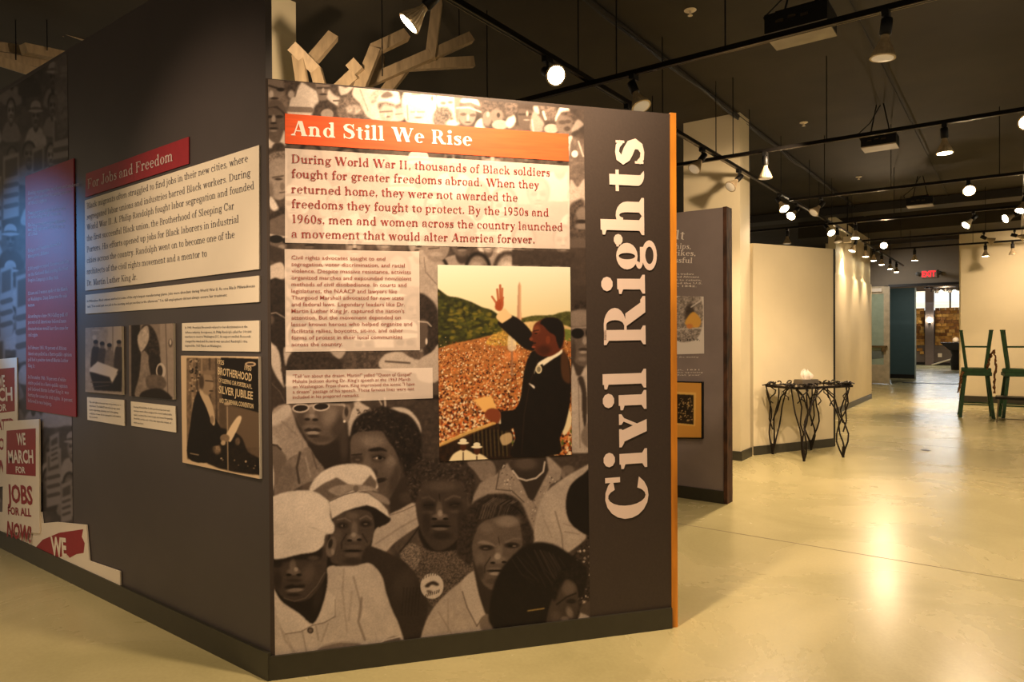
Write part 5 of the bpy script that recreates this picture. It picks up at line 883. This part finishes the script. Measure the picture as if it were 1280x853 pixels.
lamp((-1.93, 3.92, 2.98), (-1.62, 3.8, 2.25), 'unlit spotlight on the nearest cross track above the Civil Rights title')
lamp((-.53, 3.92, 2.98), (-.62, 3.9, 2.0), 'dim-lensed spotlight with added light at the right of the nearest cross track, beside the big projector', 0, 30, 90)  # light added in front of a lens that stays dim
lamp((TA, 4.5, 2.98), (-1.9, 4.3, 2.7), 'spotlight half hidden by the top edge of the large angled panel')
lamp((TA, 5.95, 2.98), (-2.42, 5.6, 2.5), 'black spotlight on the long track, first before the beige column', 0, 20, 70)
lamp((TA, 6.95, 2.98), (-2.5, 6.5, 2.5), 'black spotlight on the long track, second before the beige column', 0, 12, 60)
lamp((-1.81, 6.3, 2.98), (-1.81, 6.3, 2.0), 'spotlight pointing straight down on the second track, right of the beige column', 0, 90, 150)
lamp((-.45, 6.3, 2.98), (-.43, 6.28, 2.0), 'spotlight pointing down on the second track below the farther projector', 1, 24, 110, drop=.08)
lamp((.08, 6.42, 2.98), (.0, 5.6, 2.45), 'glaring spotlight at the right frame edge on the second track', 1, 22, 80, drop=.04)
lamp((TA, 8.42, 2.98), (-2.05, 8.25, 2.62), 'lit spotlight on the long track, upper one of the pair beyond the column', 1)
lamp((TA, 9.2, 2.98), (-2.4, 8.75, 2.6), 'lit spotlight on the long track, lower one of the pair beyond the column', 1, 16, 60)
lamp((-1.88, 8.8, 2.98), (-2.1, 8.5, 2.55), 'dim-lensed spotlight with added light on the third track, left end above the iron table', 0, 25, 80)  # light added at a dim lamp to brighten the beige panels
lamp((-.41, 8.8, 2.98), (-.35, 8.2, 2.6), 'lit spotlight facing the viewer on the third track', 1, 24, 110, drop=.06)
lamp((-1.9, 11.1, 2.98), (-1.9, 11.0, 2.2), 'spotlight pointing down at the middle of the fourth track', 1, 40, 90)
lamp((-2.86, 11.1, 2.98), (-2.86, 11.05, 2.2), 'clear spotlight left on the fourth track, right of the beige column')
lamp((-.46, 11.1, 2.98), (-.7, 10.9, 2.62), 'spotlight tilted left on the fourth track near its right end', 1, 20, 80)
lamp((TA, 10.95, 2.98), (-2.0, 10.7, 2.6), 'lit spotlight on the long track just above the dark beam, upper', 1)
lamp((TA, 11.7, 2.98), (-2.2, 11.6, 2.4), 'clear spotlight hanging under the long track above the far beige panel')
lamp((.0, 11.1, 2.98), (-.3, 10.9, 2.75), 'upper lit spotlight of the cluster at the right frame edge', 1)
lamp((.08, 10.2, 2.98), (-.05, 10.0, 2.5), 'lower lit spotlight of the cluster at the right frame edge', 1)
lamp((-1.87, 13.5, 2.98), (-1.75, 12.9, 2.7), 'distant glaring spotlight facing the viewer above the exit wall', 1, 30, 110, drop=.06)
for y, ax, ay, s in ((13.2, -2.6, 13.0, 'first'), (14.2, -2.5, 14.2, 'second'), (15.1, -2.45, 15.1, 'third'), (16.1, -2.3, 16.1, 'fourth'), (17.3, -2.2, 17.3, 'fifth'), (18.3, -2.2, 18.3, 'sixth')):
    lamp((TA, y, 2.98), (ax if y < 14 else TA, ay, 2.0), s+' down-pointing spotlight at the far end of the long track', 1, 30 if y < 16 else 14, 75)
lamp((-1.57, 15.2, 2.98), (-1.57, 15.2, 2.0), 'down-pointing spotlight on the farthest cross track, left of the exit sign', 1, 26, 80)
lamp((-.45, 15.2, 2.98), (-.44, 15.25, 2.0), 'down-pointing spotlight on the farthest track before the right beige wall', 1, 30, 70)
lamp((-.42, 13.5, 2.98), (-.1, 13.6, 2.72), 'spotlight tilted right on the fifth track before the right beige wall', 1)
lamp((-.05, 15.2, 2.98), (-.04, 15.2, 2.0), 'dark spotlight at the right end of the farthest track', 0)
lamp((-.02, 13.5, 2.98), (.4, 13.5, 2.75), 'spotlight tilted right at the right frame edge on the fifth track', 1)

# conduits, sprinklers, projectors
c = thing('ceiling_conduit', (-2.39, 3.6, 3.68), 'black cable-wrapped conduit running lengthwise under the ceiling past the column', 'conduit', 'ceiling conduits')
pts = [(-2.39+.012*math.sin(i*1.7), 3.4+i*.35, 3.66+.008*math.sin(i)) for i in range(45)]
MB().tube([(-2.39, 3.4, 3.68), (-2.39, 19, 3.68)], .022, 8).build('pipe', M_COND, c); MB().tube(pts, .011, 6).build('cable', M_TRACK, c)
tag(MB().tube([(-.94, 2.5, 3.69), (-.94, 15, 3.69)], .007, 8).build('ceiling_conduit', M_COND), 'thin straight conduit under the ceiling behind the projectors', 'conduit', 'ceiling conduits')
for i, (x, y, l) in enumerate(((-1.91, 4.8, 'nearest sprinkler head, left of the big projector'), (-1.91, 8.11, 'sprinkler head between the big projector and the far one'), (-1.91, 11.43, 'sprinkler head right of the long conduit above the fourth track'), (-2.05, 14.1, 'farthest sprinkler head, just before the ceiling beam'))):
    r = thing('sprinkler_head', (x, y, 3.72), l, 'sprinkler', 'ceiling sprinkler heads'); T = Matrix.Translation((x, y, 3.72)) @ Matrix.Rotation(math.pi, 4, 'X')
    MB().lathe([(.04, 0), (.045, .004), (.035, .01), (.012, .012)], T, 20).build('escutcheon', M_CREAM, r, True); MB().lathe([(.01, .01), (.008, .035), (.018, .04), (.018, .043)], T, 12).build('deflector', M_CREAM, r)
def projector(p, rz, s, label, cab=True):
    r = thing('projector', (p[0], p[1], p[2]), label, 'projector', 'ceiling projectors'); M = Matrix.Translation(p) @ Matrix.Rotation(rz, 4, 'Z')
    def bx(n, c, d, m): o = MB().box(c, d).build(n, m, r); o.data.transform(M); return o
    w, dp, h = .40*s, .30*s, .13*s
    bx('body', (0, 0, 0), (w, dp, h), M_DARK); bx('mounting_plate', (0, 0, h/2+.02), (w*.7, dp*.7, .012), M_DARK); bx('pale_underside', (0, 0, -h/2-.006), (w*1.0, dp*1.0, .012), mat('pale_grey_plastic', (.60, .56, .48), .5))
    for i in range(3): bx('rear_port', (-w*.25+i*w*.2, -dp/2-.003, .01*(i % 2)), (.05*s, .006, .02*s), M_RAIL)
    bx('lens', (w*.3, dp/2+.01, 0), (.08*s, .03, .08*s), M_DARK)
    for sx in (-1, 1): o = MB().tube([(sx*w*.3, 0, h/2), (sx*w*.1, 0, 3.72-p[2])], .007, 6).build('suspension_rod', M_DARK, r); o.data.transform(M)
    if cab: o = MB().tube([(-w/2, 0, 0), (-w/2-.05, .02, .12), (-w*.3, .03, .22), (0, .03, 3.72-p[2])], .006, 6).build('cable', M_DARK, r); o.data.transform(M)
projector((-1.13, 4.72, 3.37), .0, .95, 'largest projector hanging near the top edge, seen from below')
projector((-1.13, 7.95, 3.33), .0, .8, 'middle-distance projector hung on rods above the second track')
projector((-1.16, 11.95, 3.33), .0, .85, 'farthest projector, small, just before the ceiling beam')
# small box on a stem over the far panels
r = thing('ceiling_speaker', (-2.3, 13.6, 3.1), 'small white boxed speaker on a stem over the far beige panel', 'speaker'); p = onz(1059, 316, 2.95)
MB().box((-2.35, 13.0, 2.98), (.12, .12, .1)).build('cabinet', M_CREAM, r); MB().tube([(-2.35, 13.0, 3.03), (-2.35, 13.0, 3.72)], .012, 6).build('stem', M_DARK, r)

# ---------------------------------------------------------------- branch sculptures of lumber
def vplane(px, py, depth):
    d = ray(px, py); return OO+d*depth/(d@F0)
def branch(segs, depth, label, wires, w=.085, h=.07):
    p0 = vplane(*segs[0][0], depth); r = thing('branch_sculpture', p0, label, 'sculpture', 'hanging lumber branch sculptures')
    for a, b, *k in segs:
        da, db = (k+[0, 0])[:2]; A = vplane(*a, depth+da); B = vplane(*b, depth+db); MB().beam(A, B, h, w*.6, F0+ZZ*.12).build('limb', M_LUMB, r)
    for px, y0, dd in wires:
        p = vplane(px, y0, depth+dd); MB().tube([p, (p[0], p[1], 3.72)], .004, 6).build('hanging_wire', M_DARK, r)
TT = lambda X, Y: (340+X*.21875, Y*.21858)
branch([(TT(480, 560), TT(590, 285), .0, .1), (TT(575, 290), TT(765, 200), .1, .25), (TT(450, 360), TT(500, 415), 0, 0), (TT(330, 560), TT(480, 420), .1, 0)], 4.3, 'bent lumber branch rising left of the forked branch, over the panel top', [(478, 95, 0)], .09)
branch([(TT(480, 500), TT(900, 315), .1, .3), (TT(880, 330), TT(1135, 215), .3, .5), (TT(905, 335), TT(945, 10), .3, .35), (TT(780, 375), TT(1150, 355), .3, .5), (TT(640, 540), TT(760, 385), .2, .3), (TT(612, 460), TT(612, 320), .2, .2)], 4.5, 'forked lumber branch with four tips to the right, over the panel top', [(574, 55, .45)], .09)
branch([(TT(110, 260), TT(250, 400), 0, .1), (TT(210, 370), TT(350, 205), .1, .2), (TT(250, 395), TT(285, 520), .1, .1), (TT(150, 320), TT(180, 520), .05, .05)], 4.2, 'Y-shaped lumber branch just right of the tall beige column', [], .08)
TL = lambda X, Y: (X*.266, Y*.266)
branch([(TL(140, 70), TL(300, 150), 0, .2), (TL(240, 120), TL(430, 185), .1, .3)], 5.2, 'upper left lumber branch seen over the top of the dark left wall', [(60, 27, 0), (82, 30, .2)], .12)
branch([(TL(110, 230), TL(310, 270), 0, .3), (TL(-60, 265), TL(230, 305), 0, .3), (TL(-60, 270), TL(180, 345), 0, .2), (TL(-80, 215), TL(100, 240), 0, .2)], 5.0, 'lower left lumber branch against the dark ceiling in the top left corner', [(20, 75, .1), (59, 63, .1)], .12)

# ---------------------------------------------------------------- wrought iron table and tissue box
u = np.array([.477, .879, 0]); n_ = np.array([.879, -.477, 0]); F = [onz(966, 568), onz(1005, 577), onz(1054, 572), onz(1014, 563)]
tb = thing('side_table', (*(sum(F)/4)[:2], 0), 'dark wrought iron side table with twisting root-like legs by the beige partition', 'table')
rs = random.Random(4); TZH = .80
cen = sum(F)/4; a0 = (F[2]-F[1]); L1 = np.linalg.norm(a0); ux = a0/L1; uy = np.array([-ux[1], ux[0], 0])
if (F[0]-F[1])@uy < 0: uy = -uy
Wd, Dp = .80, .44; cen = F[1]+ux*L1/2+uy*.2
def tp3(x, y, z): return cen+ux*x+uy*y+ZZ*(z-cen[2])
fr = MB(); cs = [(-Wd/2, -Dp/2), (Wd/2, -Dp/2), (Wd/2, Dp/2), (-Wd/2, Dp/2)]
for i in range(4): fr.beam(tp3(*cs[i], TZH-.02), tp3(*cs[(i+1) % 4], TZH-.02), .02, .025)
fr.build('frame', M_IRON, tb)
MB().ext([tp3(x*.97, y*.95, TZH-.022) for x, y in cs], (0, 0, .008)).build('glass_top', mat('smoked_glass', (.35, .3, .24), .1, nz=.05), tb)
top = MB()
for k in range(26):
    e = k % 4; a = rs.uniform(0, 1); x = -Wd/2+Wd*a if e in (0, 2) else (Wd/2 if e == 1 else -Wd/2); y = -Dp/2 if e == 0 else Dp/2 if e == 2 else -Dp/2+Dp*a
    pts = [tp3(x+.07*math.cos(t*.9+k), y+.05*math.sin(t*1.1+k)*(1 if e else .6), TZH+.006+.018*math.sin(t*.8+k*2)) for t in range(8)]; top.tube(pts, .008, 6)
top.build('vine_border', M_IRON, tb)
def root(x0, y0, foot, k):
    A = tp3(x0, y0, TZH-.03); B = np.array([foot[0], foot[1], 0.]); pts = []
    for i in range(10):
        t = i/9; p = A*(1-t)+B*t; wv = .03*math.sin(t*math.pi)*1.4; p = p+ux*wv*math.sin(k*2.1+t*7.5)+uy*wv*math.cos(k*1.7+t*6.5); pts.append(p)
    return pts
FT = [np.array(f) for f in F]
for j, f in enumerate(FT):
    bx_ = MB(); fx = (f-cen)@ux; fy = (f-cen)@uy
    for q in range(3):
        pts = root(max(-Wd/2, min(Wd/2, fx+(-.17, .02, .17)[q])), max(-Dp/2, min(Dp/2, fy+(.06, -.07, .05)[q])), f, j*4+q); bx_.tube(pts, [.007+.003*i/9 for i in range(10)], 6)
    p1 = tp3(-Wd/2*.8 if fx < 0 else Wd/2*.8, fy, TZH-.05); mid = f+ZZ*.38; sgn = 1 if fx < 0 else -1
    bx_.tube([mid, mid+ux*sgn*.07+ZZ*.12, mid+ux*sgn*.12+ZZ*.26, mid+ux*sgn*.22+ZZ*.34, mid+ux*sgn*.3+ZZ*.4], .008, 6); bx_.tube([mid-ZZ*.1, mid-ux*sgn*.05+ZZ*.02, mid-ux*sgn*.03+ZZ*.2, mid-ux*sgn*.1+ZZ*.4], .008, 6)
    bx_.tube([f+ZZ*.12, f], [.013, .014], 8).build('leg', M_IRON, tb, True)
net = MB()
for k in range(9):
    x = -Wd/2+Wd*k/8; y = -Dp/2 if k % 2 else Dp/2*.6; net.tube([tp3(x+.06*math.sin(t*1.3+k), y+.02*math.cos(t+k), TZH-.03-.035*t+.02*math.sin(k)) for t in range(6)], .0065, 6)
net.build('hanging_root_lattice', M_IRON, tb)['kind'] = 'stuff'
tx = thing('tissue_box', tp3(.0, .02, TZH), 'grey tissue box with a white tissue on the iron side table', 'tissue box'); rzz = math.atan2(ux[1], ux[0])
MB().box(tp3(-.02, .02, TZH+.028), (.23, .12, .05), rzz).build('box', mat('brushed_grey_box', (.5, .47, .42), .35, .6), tx)
ts = MB(); base = tp3(-.02, .02, TZH+.05); vs = []; 
for i in range(6):
    for k in range(14):
        a = 2*math.pi*k/14; rr = (.025, .04, .05, .052, .04, .015)[i]*(1+.35*(-1)**k+.2*math.sin(k*2.7+i)); vs.append(base+np.array([rr*math.cos(a), rr*math.sin(a)*.6, .019*i+.016*math.sin(k*2.3)*i/3]))
ts.add(vs, [(i*14+k, i*14+(k+1) % 14, (i+1)*14+(k+1) % 14, (i+1)*14+k) for i in range(5) for k in range(14)]+[tuple(range(70, 84))]); ts.build('tissue', mat('white_tissue', (.92, .88, .82), .8), tx, True)

# ---------------------------------------------------------------- green stools
def stool(name, c, rz, inv, label, seatz=.73, wf=.26, ws=.16):
    r = thing(name, (c[0], c[1], 0 if not inv else seatz), label, 'stool', 'stacked green metal stools'); M = Matrix.Translation((c[0], c[1], 0)) @ Matrix.Rotation(rz, 4, 'Z')
    def fin(mb, n): o = mb.build(n, M_GREEN, r); o.data.transform(M)
    z = (lambda t: seatz-t) if not inv else (lambda t: seatz+t)   # t = distance from the seat
    s = MB(); zs = (seatz-.03) if not inv else (seatz+.03); s.box((0, 0, zs), (.40, .38, .055)); s.box((0, 0, zs), (.37, .35, .06)); fin(s, 'seat')
    T = .73 if not inv else .66
    for sx in (-1, 1):
        for sy in (-1, 1):
            wt = .15 if not inv else .13; a = (sx*wt, sy*.14, z(.05)); b_ = (sx*(.22 if not inv else .2), sy*.2, z(T)); fin(MB().beam(a, b_, .044, .032, (0, 1, 0)), 'leg')
            fin(MB().box((b_[0], b_[1], z(T)+(.012 if not inv else 0)), (.05, .045, .022)), 'foot_pad')
    def at(t, sx, sy): k = (t-.05)/(T-.05); return (sx*(.15+.07*k)*(1 if not inv else .9), sy*(.14+.06*k), z(t))
    tr = .52 if not inv else .40
    for a, b_ in (((-1, -1), (1, -1)), ((-1, 1), (1, 1)), ((-1, -1), (-1, 1)), ((1, -1), (1, 1))): fin(MB().beam(at(tr, *a), at(tr, *b_), .014, .022), 'footrest_bar')
    return r
c1 = (-.52, 13.32); c2 = (.03, 13.36)
stool('metal_stool', c1, .1, False, 'upright worn green stool at the bottom of the left stack'); stool('metal_stool', c1, .05, True, 'upturned green stool on top of the left stack')
stool('metal_stool', c2, .14, False, 'upright worn green stool at the bottom of the right stack'); stool('metal_stool', c2, -.04, True, 'upturned green stool on top of the right stack')
M_ROPE = mat('frayed_rusty_strap', (.42, .27, .12), .9, nz=.6, scale=60, bump=.5)
def strap(pts, label):
    P = [vplane(x, y, d) for x, y, d in pts]; rs = random.Random(len(pts)); Q = []
    for i in range(len(P)-1):
        for k in range(5): t = k/5; Q.append(P[i]*(1-t)+P[i+1]*t+np.array([rs.uniform(-.008, .008), 0, rs.uniform(-.008, .008)]))
    Q.append(P[-1]); tag(MB().tube(Q, [.014+rs.uniform(-.005, .009) for _ in Q], 7).build('frayed_strap', M_ROPE), label, 'strap', 'frayed brown straps on the stools')
strap([(1234, 462, 10.8), (1236, 452, 10.8), (1239, 443, 10.8), (1242, 438.5, 10.8)], 'frayed brown strap rising from the right side of the left stool seat')
strap([(1242, 438, 10.7), (1244, 447, 10.7), (1245, 458, 10.7), (1243, 475, 10.7), (1243, 492, 10.7)], 'frayed brown strap hanging between the two stool stacks')
strap([(1205, 464, 10.98), (1202, 468, 10.95), (1200, 480, 10.93), (1197, 491, 10.93)], 'short frayed strap hanging at the left of the left stool stack')
# low dark bench in front of the right stack
p = onz(1248, 529); bt = thing('folding_tray_table', (p[0]+.25, p[1]+.1, 0), 'low black-topped tray table with thin pale legs before the right stools', 'table')
MB().box((p[0]+.33, p[1]+.2, .37), (.74, .34, .035)).build('top', M_DARK, bt)
for dx, dy in ((0, .06), (.66, .06), (0, .34), (.66, .34)): MB().tube([(p[0]+dx, p[1]+dy, .355), (p[0]+dx-.02, p[1]+dy, 0)], .009, 8).build('leg', M_RAIL, bt)
MB().tube([(p[0], p[1]+.06, .06), (p[0]+.66, p[1]+.06, .06)], .007, 6).build('stretcher', M_RAIL, bt)

# ---------------------------------------------------------------- exit wall: sign, door leaf
e = thing('exit_sign', (-1.8, 20.49, 2.8), 'small red-lettered exit sign with side lamps over the doorway', 'sign')
MB().box((-1.8, 20.48, 2.87), (.36, .05, .2)).build('housing', mat('sign_housing', (.55, .45, .40), .5), e)
PE = Plane((-2.5, 20.455), (-1, 20.455)); b = MB(); polys, W_, CH = sans_text('EXIT', 2, .03)
for q in polys: n = len(b.v); b.v += [(-1.95+x/W_*.3, 20.45, 2.80+y/CH*.14) for x, y in q]; b.f.append(tuple(range(n, n+len(q))))
b.build('exit_lettering', mat('lit_red_letters', (1, .12, .16), .5, emit=.5, nz=.01), e)
for s in (-1, 1): MB().lathe([(.02, 0), (.05, .04), (.052, .06), (.002, .065)], Matrix.Translation((-1.8+s*.24, 20.46, 2.88)) @ Matrix.Rotation(math.pi/2, 4, 'X'), 14).build('emergency_lamp', M_BASE, e, True)
d = thing('door_leaf', (-3.1, 20.4, 0), 'open beige glazed door leaf with push bar at the left of the doorway', 'door')
D0 = np.array(onz(1090, 480)); x1 = -2.68; x0 = -3.55; yy = 20.44; M_DOOR = mat('beige_door_paint', (.74, .68, .56), .5)
for n, c, s in (('stile', (x1-.07, yy, 1.3), (.14, .045, 2.58)), ('stile', (x0+.07, yy, 1.3), (.14, .045, 2.58)), ('top_rail', ((x0+x1)/2, yy, 2.50), (x1-x0-.28, .045, .2)), ('lock_rail', ((x0+x1)/2, yy, .27), (x1-x0-.28, .045, .5))): MB().box(c, s).build(n, M_DOOR, d)
MB().box(((x0+x1)/2, yy, 1.46), (x1-x0-.28, .012, 1.9)).build('glass_pane', mat('greenish_glass', (.62, .68, .60), .08, nz=.05), d)
MB().box(((x0+x1)/2, yy-.06, 1.0), (x1-x0-.1, .05, .05)).box((x1-.14, yy-.05, .93), (.1, .06, .13)).build('push_bar', M_RAIL, d); MB().box((x1-.35, yy-.05, 2.5), (.34, .06, .09)).build('door_closer', M_CREAM, d)
MB().ext([(x0+.14, yy-.012, .62), (x1-.14, yy-.012, .70), (x1-.14, yy-.012, .92), (x0+.14, yy-.012, .84)], (0, .004, 0)).build('frosted_band', mat('grey_frosting', (.42, .45, .42), .5), d)
# wood block wall beyond: every block a small box, joined
rs = random.Random(3)
def blocks(x0, x1, label):
    r = thing('wood_block_wall', ((x0+x1)/2, 33.4, .4), label, 'wood wall', 'walls of stacked wood blocks in the far room')
    ms = [mat('oak_block_'+n, c, .7, nz=.2, scale=9, bump=.2) for n, c in (('amber', (.66, .47, .20)), ('tan', (.72, .55, .28)), ('umber', (.50, .32, .12)))]
    cnt = 0; z = .45
    while z < 2.28:
        x = x0
        while x < x1:
            w = rs.uniform(.12, .26)
            if z < .75 and rs.random() < .45 or z < .55 and rs.random() < .4: x += w; continue
            w2 = min(w, x1-x); dp = rs.uniform(.04, .12)
            if w2 > .03: MB().box((x+w2/2, 33.54-dp/2, z+.065), (w2-.008, dp, .122)).build('wood_block', rs.choice(ms), r); cnt += 1
            x += w
        z += .13
    return r
blocks(-3.75, -3.1, 'narrow stacked-block wood wall left of the grey pillar in the far room'); blocks(-2.72, -1.55, 'wide stacked-block wood wall right of the grey pillar in the far room')
s = thing('wall_lamp', (-2.94, 33.3, 1.9), 'small glowing lamp on the grey pillar in the far room', 'lamp'); MB().lathe([(.02, 0), (.07, .02), (.08, .1), (.05, .18), (.001, .2)], Matrix.Translation((-2.9, 33.25, 1.8)), 14).build('shade', M_ON, s, True); MB().box((-2.9, 33.31, 1.85), (.08, .04, .3)).build('bracket', M_DARK, s)
tag(MB().box((-2.55, 33.5, .42), (.14, .05, .16)).build('wall_outlet', M_CREAM), 'white wall outlet low on the far room wall', 'outlet')
r = thing('floor_lectern', (-1.9, 29.0, 0), 'black-draped stand with wide tray top in the far room', 'stand'); q = onz(1195, 463)
MB().ext([(q[0]-.5, q[1], 1.0), (q[0]+.3, q[1], 1.0), (q[0]+.2, q[1], .72), (q[0]-.2, q[1], .72)], (0, .4, 0)).build('tray', M_DARK, r); MB().lathe([(.16, 0), (.2, .3), (.14, .55), (.2, .73)], Matrix.Translation((q[0], q[1]+.2, 0)), 16).build('draped_base', M_DARK, r, True)
MB().lathe([(.02, .0), (.09, .03), (.1, .1), (.06, .17), (.001, .19)], Matrix.Translation((q[0]-.02, q[1]+.2, 1.0)), 14).build('white_ball', M_CREAM, r, True)
q0 = onz(1168, 456); tag(MB().tube([(q0[0], q0[1]-1, .03), (q0[0]+1.0, q0[1]-3.5, .42)], .03, 8).build('leaning_pole', M_CREAM), 'white pole lying slanted on the far room floor', 'pole')
# string of small lamps at the top of the far doorway
r = thing('lighting_track', (-1.8, 28, 3.0), 'track crowded with small lamps in the room beyond the doorway', 'lighting track', 'black lighting tracks hung from the ceiling'); MB().beam((-2.6, 28, 2.95), (0, 28, 2.95), .04, .04).build('rail', M_TRACK, r)
for x in (-2.3, -1.2, -.2): MB().tube([(x, 28, 2.96), (x, 28, 3.72)], .006, 6).build('hanging_rod', M_DARK, r)
for k in range(11):
    x = -2.35+k*.13; o = MB().lathe([(.02, 0), (.05, -.06), (.07, -.13), (.002, -.14)], Matrix.Translation((x, 28, 2.93-.05*(k % 3))), 10).build('small_lamp', M_ON if k in (2, 5, 8) else M_DARK, r)

# ---------------------------------------------------------------- more lamps out of view, window light, and added spots without fixtures
spot('track_or_added_spot', (1.6, 6.3, 2.95), (.8, 6.6, 0), 34, 130, 1.0); spot('track_or_added_spot', (1.4, 11.1, 2.95), (.2, 11.5, 0), 60, 130, 1.0)
spot('track_or_added_spot', (.6, 14.2, 2.95), (.4, 16.2, 1.8), 70, 100, 1.0); spot('track_or_added_spot', (-2.9, 18.6, 3.2), (-2.0, 20.4, 1.6), 30, 110, 1.0, (1, .9, .8))
spot('track_or_added_spot', (-2.75, 2.2, 2.55), (-4.15, 2.9, 3.0), 26, 110, 1.0)  # added spot without fixture, brightens the first column and the branches
l = bpy.data.lights.new('daylight_from_far_windows', 'AREA'); l.shape = 'RECTANGLE'; l.size = 5; l.size_y = .8; l.energy = 30; l.color = (.85, .93, 1); o = bpy.data.objects.new('daylight_from_far_windows', l); COL.objects.link(o); o.location = (-2.2, 33.3, 2.7); o.rotation_euler = (math.radians(-70), 0, 0)
spot('far_room_lamp', (-2.0, 27.5, 2.85), (-2.2, 33.4, 1.2), 100, 100, 1.0)
spot('track_or_added_spot', (-1.45, 6.1, 2.9), (-2.7, 7.33, 2.5), 32, 100, 1.0); spot('track_or_added_spot', (-.8, 7.2, 2.95), (-2.1, 8.3, .5), 24, 100, 1.0); spot('track_or_added_spot', (-1.5, 4.0, 2.93), (-2.1, 5.4, 1.7), 17, 80, 1.0); spot('track_or_added_spot', (-1.3, 12.6, 2.95), (-2.43, 14, 1.4), 40, 100, 1.0)  # added spots with no fixtures, brighten the column, partitions and second exhibit panel
spot('track_or_added_spot', (-1.9, 21.3, 2.9), (-2.7, 23.4, 1.3), 26, 80, 1.0, (1, .9, .8))  # added spot without fixture to lift the teal wall
spot('track_or_added_spot', (.5, 6.5, 2.95), (-2.0, 8.1, .45), 70, 40, 1.0)  # added fill spot for the lower part of the near beige partition
